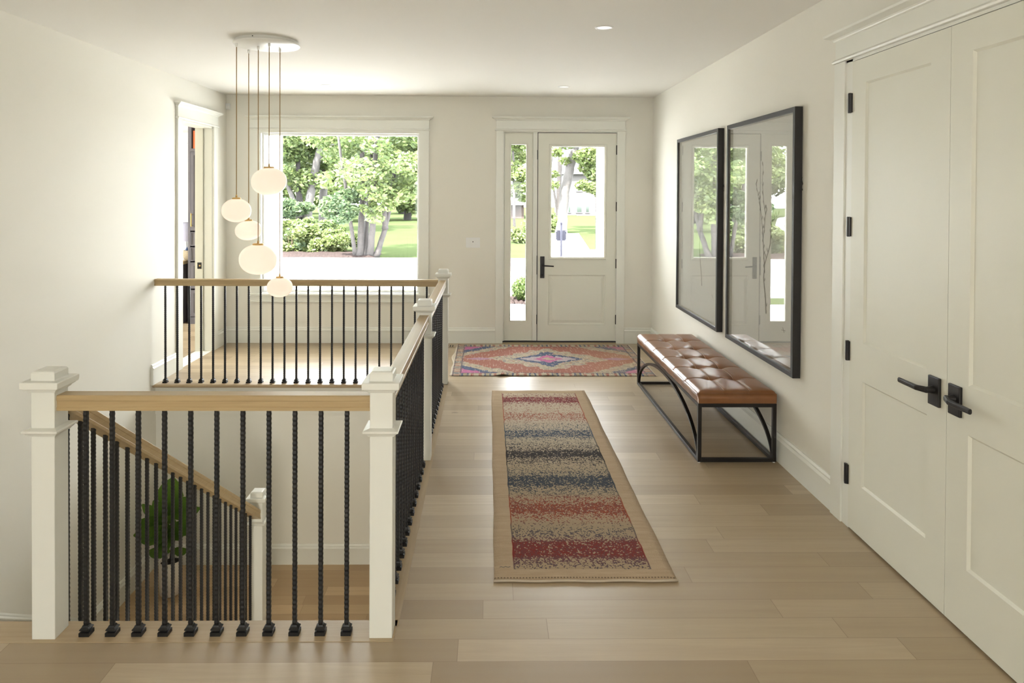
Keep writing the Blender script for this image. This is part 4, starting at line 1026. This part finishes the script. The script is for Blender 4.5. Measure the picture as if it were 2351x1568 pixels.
LV = [((.01,0,.72),(.10,-.10,1),.27,.21,.0),((.0,0,.70),(.55,-.2,.55),.24,.13,.1),((.01,0,.66),(-.5,-.3,.8),.22,.12,.1),((.0,0,.60),(-1,-.3,.45),.25,.12,.2),((.0,0,.58),(-.9,-.4,-.05),.26,.13,.05),
      ((.0,0,.55),(-.35,-.5,.35),.22,.15,.1),((.01,0,.60),(.25,-.5,.5),.24,.16,.1),((.0,0,.55),(.15,-.6,-.3),.22,.15,.1),((.01,0,.52),(.8,-.3,.5),.27,.13,.0),((.0,0,.47),(.6,-.3,.6),.24,.11,.1),
      ((.0,0,.42),(-.25,-.4,.8),.20,.12,.1),((.0,0,.36),(-.9,-.3,.25),.17,.10,.1),((.02,0,.36),(.9,-.3,.35),.16,.08,.1),((.0,0,.64),(-.1,.5,.9),.22,.14,.0),((.0,0,.50),(-.6,.3,.5),.24,.13,.1),((.0,0,.45),(.2,-.4,.2),.18,.13,.1),((.0,0,.50),(-.1,-.6,.1),.2,.15,.1)]
LV += [((-.02,0,.56),(-1,-.2,.30),.24,.12,.05), ((-.02,0,.50),(-1,-.2,.02),.23,.12,.0), ((-.01,0,.62),(-.75,-.2,.75),.27,.11,.12), ((.01,0,.66),(1,-.2,.42),.27,.12,.05)]
for b0, d0, l0, w0, dr in LV:
    bm = B(); leafm(bm, b0, d0, l0*1.08, w0, dr); obj('leaf', bm, 'fig', pf, 0, True)

# ------------------------------------------------------------ study seen through the left doorway
SYB = 9.75
bm = boxes((-7.0, LX-.17, 5.5, SYB+.2, -.28, 0)); struct(obj('floor_study', bm, 'floor'), 'oak floor of the study through the doorway')
bm = boxes((-7.0, LX-.17, SYB, 10.8, -.45, CZ)); struct(obj('wall_study_back', bm, 'siding' if False else 'wall'), 'far wall of the study')
bm = boxes((-7.0, LX-.17, 5.4, 5.5, -.3, CZ)); struct(obj('wall_study_near', bm, 'wall'))
bm = B(); wallgrid(bm, 5.4, 10.8, -.3, CZ, [(7.1, 8.9, .3, 2.5)], lambda b_, a, c, d, e: box(b_, -7.0, -6.85, a, c, d, e)); struct(obj('wall_study_left', bm, 'wall'))
bm = boxes((LX-.17-.1+.1, LX-.17+.001, DY+.19, 10.8, -.6, CZ)); 
bm2 = boxes((LX-.17-.10, LX-.17+.0, DY+.19, SYB, -.28, CZ)); struct(obj('wall_study_right', bm2, 'wall')); bm.free()
bm = boxes((LX-.17, LX-.155, DY+.19, 10.8, -.6, CZ+.2), (-7.1, LX-.155, 10.8, 10.85, -.6, CZ+.2)); struct(obj('trim_10', bm, 'siding'), 'white clapboard side of the projecting wing left of the window')
# grey tower cabinet
tb = thing('bookcase_cabinet', 'tall grey cabinet with an open top shelf seen through the left doorway', 'cabinet', (-3.965, 9.25, 0))
bm = B(); wallgrid(bm, 0, .62, 0.0, 2.66, [(.045, .575, 2.32, 2.62), (.03, .59, .09, 2.28)], lambda b_, a, c, d, e: box(b_, a, c, 0, .40, d, e)); obj('carcass', bm, 'greycab', tb, .001)
bm = boxes((.02, .60, .36, .385, .0, 2.63), (.02, .60, .02, .36, 2.30, 2.32)); obj('interior', bm, 'greycab2', tb)
def shaker(name, x0, x1, z0, z1, par, y=-.0):
    bm = B(); s_ = .045; wallgrid(bm, x0, x1, z0, z1, [(x0+s_, x1-s_, z0+s_, z1-s_)] if z1-z0 > .2 else [(x0+.012, x1-.012, z0+.012, z1-.012)], lambda b_, a, c, d, e: box(b_, a, c, y-.004, y+.016, d, e)); box(bm, x0+.01, x1-.01, y+.006, y+.014, z0+.01, z1-.01); return obj(name, bm, 'greycab', par, .001)
dd = shaker('door', .034, .586, 1.235, 2.276, tb)
bm = boxes((.050, .062, -.040, -.030, 1.29, 1.465), (.052, .060, -.032, .0, 1.30, 1.312), (.052, .060, -.032, .0, 1.443, 1.455)); obj('handle', bm, 'brass', dd, .001)
for z0, z1 in ((1.035, 1.215), (.835, 1.015), (.47, .815), (.10, .45)): shaker('drawer', .034, .586, z0, z1, tb)
for i in range(2):
    bk = obj('book', boxes((0, .026, 0, .16, 0, .235+.004*(i % 2))), 'orange', None, .002, loc=(-3.902+.028*i, 9.262, 2.3205)); tag(bk, ('orange cloth book at the left end of the open top shelf', 'orange cloth book second from the left in the open top shelf')[i], 'book', 'orange books on the top shelf')
dk = thing('desk', 'grey desk with an oak top beside the tall grey cabinet', 'desk', (-4.60, 9.22, 0))
bm = boxes((0, .57, -.01, .50, .785, .83)); obj('desk_top', bm, 'oakx', dk, .003)
bm = boxes((.02, .55, .03, .48, 0, .785)); ca = obj('carcass', bm, 'greycab', dk, .002)
bm = boxes((.04, .30, .018, .03, .42, .75), (.32, .53, .018, .03, .42, .75), (.04, .30, .018, .03, .06, .39), (.32, .53, .018, .03, .06, .39)); obj('drawer_front', bm, 'greycab', ca, .002)
bk = thing('basket', 'small woven basket on the desk', 'basket', (-4.015+.02, 9.40, .831))
bm = B(); lathe(bm, [(.05, 0), (.085, .02), (.095, .07), (.09, .135), (.084, .135), (.088, .07), (.05, .02)], n=28, cap=False); obj('weave', bm, 'wicker', bk, 0, True)
for i, (dx, mt, lb, nm_) in enumerate(((-.03, 'blue', 'navy blue ornament in the woven basket', 'ornament'), (.012, 'yellow', 'yellow ornament in the woven basket', 'ornament'), (.05, 'blue', 'dark blue ornament at the right of the basket', 'ornament'))):
    bm = B(); lathe(bm, [(.002, -.030), (.018, -.024), (.026, 0), (.020, .022), (.008, .032), (.006, .045)], n=18); oo = obj(nm_, bm, mt, None, 0, True, loc=(-3.995+dx, 9.36, .965)); tag(oo, lb, 'ornament')
lp = thing('table_lamp', 'table lamp with a pale lilac drum shade on the desk', 'lamp', (-4.10, 9.52, .831))
bm = B(); lathe(bm, [(.06, 0), (.06, .015), (.02, .03), (.015, .22), (.008, .25)], n=24); obj('base', bm, 'plastic', lp, 0, True)
bm = B(); lathe(bm, [(.14, .25), (.125, .50), (.123, .50), (.138, .25)], n=36, cap=False); obj('lamp_shade', bm, 'lilac', lp, 0, True)
scn = thing('wall_sconce', 'black and white box sconce on the study wall', 'light', (-4.005, SYB, 1.88))
bm = boxes((-.03, .10, -.10, -.02, -.062, .062)); obj('shade', bm, 'plastic', scn)
bm = boxes((-.036, .106, -.106, -.001, .062, .082), (-.036, .106, -.106, -.001, -.082, -.062)); obj('frame', bm, 'black', scn)
bm = B(); head_x(bm, -4.9, -4.10, SYB, 2.40); box(bm, -4.20, -4.12, SYB-.02, SYB, .0, 2.40); struct(obj('trim_11', bm, 'trim'), 'white window casing on the study wall')

# ------------------------------------------------------------ outdoors
GZ = -.45
bm = boxes((-60, 70, 8.31, 110, GZ-.3, GZ)); o = obj('lawn', bm, 'grass'); tag(o, 'bright green lawn beyond the driveway', 'grass', kind='stuff')
bm = boxes((-60, 70, 14.7, 23.3, GZ, GZ+.02)); o = obj('driveway', bm, 'concrete'); struct(o, 'pale driveway crossing in front of the house')
bm = boxes((LX-.15, 1.985, 8.31, 13.62, GZ, GZ+.03)); struct(obj('walkway', bm, 'concrete'), 'pale front walk before the door')
bm = boxes((-60, -9.9, 30.5, 36, GZ, GZ+.02)); struct(obj('street', bm, 'concrete'), 'pale street beyond the left wing')
bm = B(); f_ = [bm.verts.new((x, y, z)) for z in (GZ, GZ+.018) for x, y in ((2.0, 23.2), (9, 23.2), (9, 27), (3.95, 27), (4.95, 38), (3.3, 38))]
for i in range(6): bm.faces.new((f_[i], f_[(i+1) % 6], f_[6+(i+1) % 6], f_[6+i]))
bm.faces.new(f_[:6][::-1]); bm.faces.new(f_[6:]); struct(obj('parking_pad', bm, 'concrete'), 'pale paved pad beyond the driveway')
bm = boxes((-30, -3.206, 10.9, 14.7, GZ, GZ+.025), (1.2, 2.4, 12.4, 14.7, GZ, GZ+.025)); struct(obj('path', bm, 'concrete'), 'pale side path')
bm = boxes((1.99, 2.15, 8.31, 12.9, GZ, CZ+.4), (1.99, 6, 12.85, 12.9, GZ, CZ+.4)); struct(obj('wall_garage', bm, 'siding'), 'white clapboard wing right of the front door')
def mulch(x0, x1, y0, y1, label, seed):
    bm = B(); rr = random.Random(seed); nx, ny = 40, 10; vv = []
    for j in range(ny+1):
        vv.append([bm.verts.new((x0+(x1-x0)*i/nx, y0+(y1-y0)*j/ny+(rr.uniform(-.15, .15) if j in (0, ny) else 0), GZ+.0+ (0 if i in (0, nx) or j in (0, ny) else .04+rr.uniform(0, .06)))) for i in range(nx+1)])
    for j in range(ny):
        for i in range(nx): bm.faces.new((vv[j][i], vv[j][i+1], vv[j+1][i+1], vv[j+1][i]))
    return tag(obj('mulch_bed', bm, 'mulch', None), label, 'mulch', kind='stuff')
mulch(-12.5, -3.8, 23.3, 25.2, 'brown mulch strip under the trees beyond the driveway', 1)
mulch(-.6, 1.2, 13.6, 14.55, 'brown mulch bed around the clipped boxwood', 2)
mulch(-.2, 1.9, 32.5, 33.6, 'narrow mulch strip across the lawn in front of the brick house', 3)

def leaves(name, clusters, n, size, mat, parent, seed, squash=.75):
    """clusters: [(x,y,z,r)]; n leaves in all, as separate small pointed blades"""
    rng = np.random.default_rng(seed); cl = np.array(clusters, float); wts = cl[:, 3]**2; wts /= wts.sum()
    idx = rng.choice(len(cl), n, p=wts); d = rng.normal(size=(n, 3)); d /= np.linalg.norm(d, axis=1)[:, None]
    rad = cl[idx, 3] * (.35+.65*rng.random(n)**.5)
    c = cl[idx, :3] + d*rad[:, None]*np.array([1, 1, squash])
    a = rng.normal(size=(n, 3)); a[:, 2] *= .5; a /= np.linalg.norm(a, axis=1)[:, None]
    t = rng.normal(size=(n, 3)); b_ = np.cross(a, t); b_ /= np.linalg.norm(b_, axis=1)[:, None]
    s = size*(.6+.8*rng.random(n))[:, None]
    v = np.empty((n, 4, 3)); v[:, 0] = c-a*s; v[:, 1] = c+b_*s*.55; v[:, 2] = c+a*s; v[:, 3] = c-b_*s*.55
    me = bpy.data.meshes.new(name); me.vertices.add(n*4); me.vertices.foreach_set('co', v.reshape(-1))
    me.loops.add(n*4); me.loops.foreach_set('vertex_index', np.arange(n*4, dtype=np.int32))
    me.polygons.add(n); me.polygons.foreach_set('loop_start', np.arange(0, n*4, 4, dtype=np.int32)); me.polygons.foreach_set('loop_total', np.full(n, 4, dtype=np.int32))
    me.update(); me.validate(); me.materials.append(M[mat])
    o = bpy.data.objects.new(name, me); COL.objects.link(o)
    if parent: o.parent = parent
    return o
def px(u, v, Y):      # photograph reading -> world point at depth Y
    du, dv = u-CX, v-CY; a = cr_*du+sr_*dv; b_ = -sr_*du+cr_*dv
    d = RV*(a/FPX)+FV+UV*(-b_/FPX); t = Y/d.y; p = d*t; return (p.x, Y, p.z+CH)
def blob(cx, cy, cz, rx, ry, rz, k, r0, r1, seed):
    rr = random.Random(seed); out = []
    for _ in range(k):
        while True:
            a, b_, c = rr.uniform(-1, 1), rr.uniform(-1, 1), rr.uniform(-1, 1)
            if a*a+b_*b_+c*c < 1: break
        out.append((cx+a*rx, cy+b_*ry, cz+c*rz, rr.uniform(r0, r1)))
    return out
def trunk(par, pts, rad, mat='bark', name='trunk'):
    bm = B(); 
    # resample for a slightly crooked stem
    P_ = [Vector(p) for p in pts]; out = []; R_ = []; rr = random.Random(int(abs(P_[0].x)*97)+len(P_))
    for i in range(len(P_)-1):
        for k in range(6):
            t = k/6; out.append(P_[i].lerp(P_[i+1], t)+Vector((rr.uniform(-1, 1), rr.uniform(-1, 1), 0))*rad[i]*.12); R_.append(rad[i]*(1-t)+rad[i+1]*t)
    out.append(P_[-1]); R_.append(rad[-1]); R_[0] *= 1.35; R_[1] *= 1.1
    tube(bm, out, R_, 12); return obj(name, bm, mat, par, 0, True)

# multi-stem tree right of centre in the window
t1 = thing('tree', 'leafy tree with five slender stems from one base, right of centre in the window', 'tree', (0, 0, 0))
Y1 = 23.7
g0 = lambda u: (px(u, 588, Y1)[0], Y1, GZ)
for (ub, stem, r_) in ((817, [(800, 480, -.3), (793, 428, -.6), (780, 340, -1.2), (770, 250, -1.5)], .085), (827, [(829, 520, 0), (835, 430, .2), (829, 313, .3), (828, 200, .4)], .15),
                       (839, [(842, 520, .3), (848, 430, .8), (855, 330, 1), (860, 220, 1)], .11), (850, [(856, 520, -.2), (858, 393, -.4), (868, 300, -.5), (880, 210, -.5)], .14),
                       (863, [(884, 525, .2), (895, 474, .3), (905, 400, .5), (930, 300, .6)], .12)):
    trunk(t1, [g0(ub)]+[px(u, v, Y1+dy) for u, v, dy in stem], [r_*.85, r_*.74, r_*.66, r_*.5, r_*.3])
trunk(t1, [px(884, 525, Y1+.2), px(882, 480, Y1), px(880, 420, Y1-.2)], [.09, .08, .04], name='branch')
cl = [(*px(u, v, Y1+dy), r_) for u, v, dy, r_ in ((770, 470, -.8, .50), (795, 485, -.8, .42), (758, 486, -.6, .35), (785, 500, -.9, .3), (800, 450, -.5, .4), (850, 480, -.6, .40), (862, 500, -.8, .35), (880, 470, -.6, .5), (900, 450, -.4, .6), (925, 440, 0, .6), (860, 440, -.8, .6), (840, 420, 0, .6), (935, 415, .3, .6), (950, 375, .3, .6), (930, 355, 0, .6), (945, 325, 0, .7), (958, 440, .4, .45), (810, 330, .2, .6), (800, 380, .2, .5))]
leaves('foliage', [c for c in cl[:5]], 5200, .085, 'leafB', t1, 21, .6)
leaves('foliage', cl[5:] + blob(px(865, 370, Y1)[0], Y1-.2, px(865, 370, Y1)[2], 1.9, 1.8, 1.3, 22, .35, .75, 5) + blob(px(850, 250, Y1)[0], Y1, px(850, 240, Y1)[2], 2.8, 2.2, 1.6, 16, .5, 1.0, 6), 15000, .085, 'leafA', t1, 22, .55)
# left forked tree
t2 = thing('tree', 'pale forked tree with a thick leaning trunk at the left of the window', 'tree', (0, 0, 0))
Y2 = 38
trunk(t2, [(px(702, 528, Y2)[0], Y2, GZ), px(712, 450, Y2), px(728, 370, Y2), px(742, 318, Y2), px(752, 240, Y2)], [.25, .23, .21, .20, .10], 'barkl')
trunk(t2, [(px(687, 528, Y2)[0], Y2+.3, GZ), px(688, 480, Y2+.3), px(686, 430, Y2+.4), px(684, 330, Y2+.5)], [.24, .20, .16, .1])
trunk(t2, [px(688, 500, Y2-.1), px(670, 452, Y2), px(654, 405, Y2), px(646, 385, Y2)], [.16, .13, .12, .07], 'barkl', 'branch')
trunk(t2, [px(742, 345, Y2-.1), px(755, 335, Y2-.3), px(775, 328, Y2-.5)], [.08, .05, .02], 'barkl', 'branch')
leaves('foliage', [(*px(u, v, Y2-1), r_) for u, v, r_ in ((655, 470, .7), (680, 480, .7), (700, 475, .5), (665, 490, .4))], 2600, .13, 'leafB', t2, 31, .5)
leaves('foliage', blob(px(690, 350, Y2)[0], Y2+.3, px(690, 340, Y2)[2], 3.0, 1.8, 2.1, 22, .6, 1.1, 8) + blob(px(700, 250, Y2)[0], Y2, px(700, 230, Y2)[2], 3.4, 2, 1.6, 14, .6, 1.2, 9), 15000, .125, 'leafA', t2, 32, .6)
t3 = thing('tree', 'straight pale trunk standing just right of the leaning tree', 'tree', (0, 0, 0)); Y3 = 40
trunk(t3, [(px(740, 520, Y3)[0], Y3, GZ), px(741, 450, Y3), px(744, 370, Y3), px(747, 260, Y3)], [.26, .23, .21, .12], 'barkl')
leaves('foliage', blob(px(765, 330, Y3)[0], Y3+.5, px(765, 320, Y3)[2], 2.0, 1.8, 2.4, 16, .6, 1.1, 10), 9000, .13, 'leafA', t3, 33, .6)
# shrubs behind the mulch
def shrub(u, v, Y, rx, rz, n, mat, seed, label, sz=.07):
    o = thing('shrub', label, 'shrub', (px(u, v, Y)[0], Y, GZ), 'loose shrubs under the trees')
    lf = leaves('foliage', [(a, b_, max(c, .15), r_) for a, b_, c, r_ in blob(0, 0, rz*.5, rx, .6, rz*.55, 18, .16, .34, seed)], n, sz, mat, o, seed, .8)
    bm = B(); rr = random.Random(seed)
    for k in range(6): a = rr.uniform(-rx*.4, rx*.4); tube(bm, [(a*.4, 0, 0), (a, rr.uniform(-.2, .2), rz*.6)], [.02, .008], 5)
    obj('stem', bm, 'stem', o); return o
shrub(668, 580, 25.6, .95, 1.05, 5200, 'leafC', 41, 'bushy yellow-green shrub at the left edge of the window')
shrub(712, 580, 26.2, .8, .80, 4200, 'leafB', 42, 'darker low shrub beside the leftmost bushy shrub')
shrub(748, 580, 25.6, .8, .70, 4200, 'leafC', 43, 'light airy shrub in the middle of the shrub row')
shrub(786, 580, 26.0, .75, .75, 4000, 'leafC', 44, 'yellow-green shrub left of the five-stemmed tree')
shrub(735, 560, 30.0, 1.2, 1.0, 4200, 'leafA', 45, 'pale shrub behind the shrub row')
# woods behind
spec = [(-17, 58, 6.5, 'leafA'), (-11.5, 52, 6.2, 'leafA'), (-24, 56, 6.5, 'leafB'), (-6.5, 56, 6.0, 'leafA'), (-19, 70, 8.0, 'leafB'), (-30, 64, 7.0, 'leafA'), (-9, 72, 7.6, 'leafB'), (-38, 50, 7.0, 'leafA')]
lbs = ['broad tree in the woods behind the leaning tree', 'tree in the woods behind the five-stemmed tree', 'dark tree far left in the woods', 'tree in the woods at the right of the window', 'tall dark tree at the back of the woods', 'tree at the back left of the woods', 'dark tree at the back right of the woods', 'tree at the far left end of the woods']
for i, (x, y, r_, mt) in enumerate(spec):
    t = thing('tree', lbs[i], 'tree', (x, y, GZ), 'trees in the woods across the lawn')
    bm = B(); tube(bm, [(0, 0, 0), (.2, 0, 3), (-.1, 0, 6)], [.32, .26, .15], 8); obj('trunk', bm, 'bark', t, 0, True)
    leaves('foliage', blob(0, 0, 4.2, r_*.62, 2.6, 3.2, 34, .8, 1.6, 60+i), 8500, .21, mt, t, 70+i, .6)
# trees seen through the door glass
t4 = thing('tree', 'thick pale tree trunk leaning right seen through the front door glass', 'tree', (0, 0, 0)); Y4 = 38
trunk(t4, [(px(1288, 528, Y4)[0], Y4, GZ), px(1297, 440, Y4), px(1312, 370, Y4), px(1325, 310, Y4), px(1345, 220, Y4)], [.27, .26, .25, .24, .18], 'barkl')
leaves('foliage', [(*px(u, v, Y4-dy), r_) for u, v, dy, r_ in ((1345, 360, 1, .75), (1365, 350, 1, .8), (1350, 385, .6, .55), (1370, 400, .8, .65), (1340, 425, 1, .5), (1362, 430, 1, .55), (1378, 440, 1, .5), (1275, 350, 1, .45), (1300, 330, 1, .5), (1270, 400, .5, .35), (1268, 425, .5, .4), (1300, 370, 0, .4), (1330, 290, 0, 1.2), (1290, 280, 0, 1.0), (1370, 300, 0, 1.2))], 7500, .115, 'leafC', t4, 51, .6)
t5 = thing('tree', 'slim grey tree left of the leaning trunk in the door glass', 'tree', (0, 0, 0)); Y5 = 41
trunk(t5, [(px(1281, 520, Y5)[0], Y5, GZ), px(1283, 440, Y5), px(1287, 337, Y5), px(1288, 230, Y5)], [.16, .14, .13, .08])
trunk(t5, [px(1282, 500, Y5), px(1264, 395, Y5-.3), px(1270, 330, Y5-.3)], [.07, .06, .04], name='branch')
leaves('foliage', blob(px(1285, 260, Y5)[0], Y5, px(1285, 250, Y5)[2], 1.6, 1.3, 1.1, 10, .5, .8, 61), 3500, .12, 'leafA', t5, 62, .6)
t6 = thing('tree', 'tree with bright leaves seen through the sidelight', 'tree', (0, 0, 0)); Y6 = 32
trunk(t6, [(px(1181, 545, Y6)[0], Y6, GZ), px(1180, 450, Y6), px(1178, 350, Y6), px(1176, 270, Y6)], [.07, .06, .05, .03])
leaves('foliage', [(*px(u, v, Y6+dy), r_) for u, v, dy, r_ in ((1190, 400, 0, .6), (1200, 430, 0, .5), (1180, 440, .5, .5), (1195, 360, 1, .6), (1185, 320, 0, .9), (1205, 300, 0, .9), (1175, 380, .3, .5), (1203, 455, .4, .3))], 4600, .105, 'leafC', t6, 63, .6)
shrub(1200, 545, 31.0, .45, .75, 1200, 'leafC', 46, 'thin shrub by the mulch strip seen through the sidelight')
shrub(1268, 530, 40.0, .5, 1.1, 2200, 'leafC', 47, 'yellow-green shrub at the foot of the leaning trunk')
# boxwood
bxw = thing('boxwood_shrub', 'small round clipped boxwood by the walk seen through the sidelight', 'shrub', (px(1203, 690, 13.95)[0], 13.95, GZ+.05))
leaves('foliage', [(0, 0, .26, .25), (.04, 0, .30, .2), (-.05, 0, .22, .22)], 5200, .022, 'box', bxw, 64, .95)
bm = B(); tube(bm, [(0, 0, 0), (0, 0, .2)], .015, 6); obj('stem', bm, 'stem', bxw)
# sign post
sp_o = px(1288.5, 560, 12.1)
sp = thing('sign_post', 'grey post with a ball finial and a square plate, seen through the door glass', 'post', (sp_o[0], 12.1, GZ+.03))
zt = px(1288, 516, 12.1)[2]-GZ-.03
bm = B(); tube(bm, [(0, 0, 0), (0, 0, zt)], .021, 12); obj('pole', bm, 'greypost', sp, 0, True)
bm = B(); bmesh.ops.create_uvsphere(bm, u_segments=20, v_segments=12, radius=.027); b2 = obj('finial', bm, 'greypost', sp, 0, True); b2.location = (0, 0, zt+.024)
z0 = px(1288, 553, 12.1)[2]-GZ-.03; z1 = px(1288, 529, 12.1)[2]-GZ-.03
bm = boxes((-.090, .090, .018, .028, z0, z1)); pt = obj('plate', bm, 'greypost', sp, .001)
bm = B()
for sx in (-.078, .078):
    for zz in (z0+.015, z1-.015): tube(bm, [(sx, .010, zz), (sx, .019, zz)], .005, 8)
obj('bolt', bm, 'plastic', pt)
# houses across the lawn
YH = 70
hs = thing('house', 'pale stone house with dark-framed windows seen through the door glass', 'house', (0, 0, 0))
X = lambda u: px(u, 480, YH)[0]; Z = lambda v: px(1330, v, YH)[2]
bm = boxes((X(1295), X(1420), YH, YH+10, GZ, Z(400))); obj('wall', bm, 'stone', hs)
bm = B(); prism(bm, [(X(1290), Z(400)), (X(1425), Z(400)), (X(1400), Z(350)), (X(1320), Z(350))], lambda p, t: (p[0], t, p[1]), YH-.5, YH+10); obj('roof', bm, 'roof', hs)
for a, b_, c, d in ((1322, 1337, 463, 489), (1343, 1354, 463, 489), (1303, 1311, 465, 489), (1322, 1337, 420, 440), (1343, 1353, 420, 440)):
    bm = boxes((X(a), X(b_), YH-.08, YH+.02, Z(d), Z(c))); f_ = obj('window', bm, 'greycab', hs)
    e = .09; bm = boxes((X(a)+e, X(b_)-e, YH-.10, YH-.07, Z(d)+e, Z(c)-e)); obj('pane', bm, 'hwin', f_)
bm = boxes((X(1322), X(1385), YH-1.2, YH-.2, GZ, Z(492))); obj('terrace_wall', bm, 'stone', hs)
bh = thing('house', 'low brown brick house seen through the sidelight', 'house', (0, 0, 0)); YB2 = 60
X = lambda u: px(u, 480, YB2)[0]; Z = lambda v: px(1190, v, YB2)[2]
bm = boxes((X(1140), X(1203), YB2, YB2+8, GZ, Z(470))); obj('wall', bm, 'brick', bh)
bm = boxes((X(1136), X(1205), YB2-.7, YB2+8.2, Z(471), Z(461))); obj('roof', bm, 'stone', bh, .02)
# parked car (seen mirrored in the picture glass)
car = thing('car', 'white car parked left on the driveway, mirrored in the nearer picture', 'car', (-12.7, 33.2, GZ+.02))
bm = B(); body = [(-2.3, .35), (-2.3, .75), (-2.1, .88), (-1.2, .98), (-.3, 1.40), (.9, 1.44), (1.7, 1.10), (2.25, 1.02), (2.35, .7), (2.3, .35)]
prism(bm, body, lambda p, t: (p[0], t, p[1]), -.9, .9); cb = obj('body', bm, 'carpaint', car, .08, False)
for s in (-1, 1):
    bm = B(); g_ = [(-1.05, .98), (-.25, 1.34), (.85, 1.37), (1.5, 1.08), (1.4, .98)]; prism(bm, g_, lambda p, t: (p[0], t, p[1]), s*.9, s*.93); obj('side_window', bm, 'tint', cb)
for wx in (-1.4, 1.4):
    for s in (-1, 1):
        bm = B(); tube(bm, [(wx, s*.93, .34), (wx, s*.72, .34)], .34, 32); wh = obj('wheel', bm, 'tyre', car, .02)
        bm = B(); tube(bm, [(wx, s*.955, .34), (wx, s*.92, .34)], .05, 16)
        for k in range(10):
            a = 2*PI*k/10; sqtube(bm, (wx, s*.945, .34), (wx+.25*math.cos(a), s*.945, .34+.25*math.sin(a)), .035)
        pr = [(wx+.26*math.cos(2*PI*i/32), s*.945, .34+.26*math.sin(2*PI*i/32)) for i in range(33)]; tube(bm, pr, .018, 6); obj('rim', bm, 'alloy', wh)
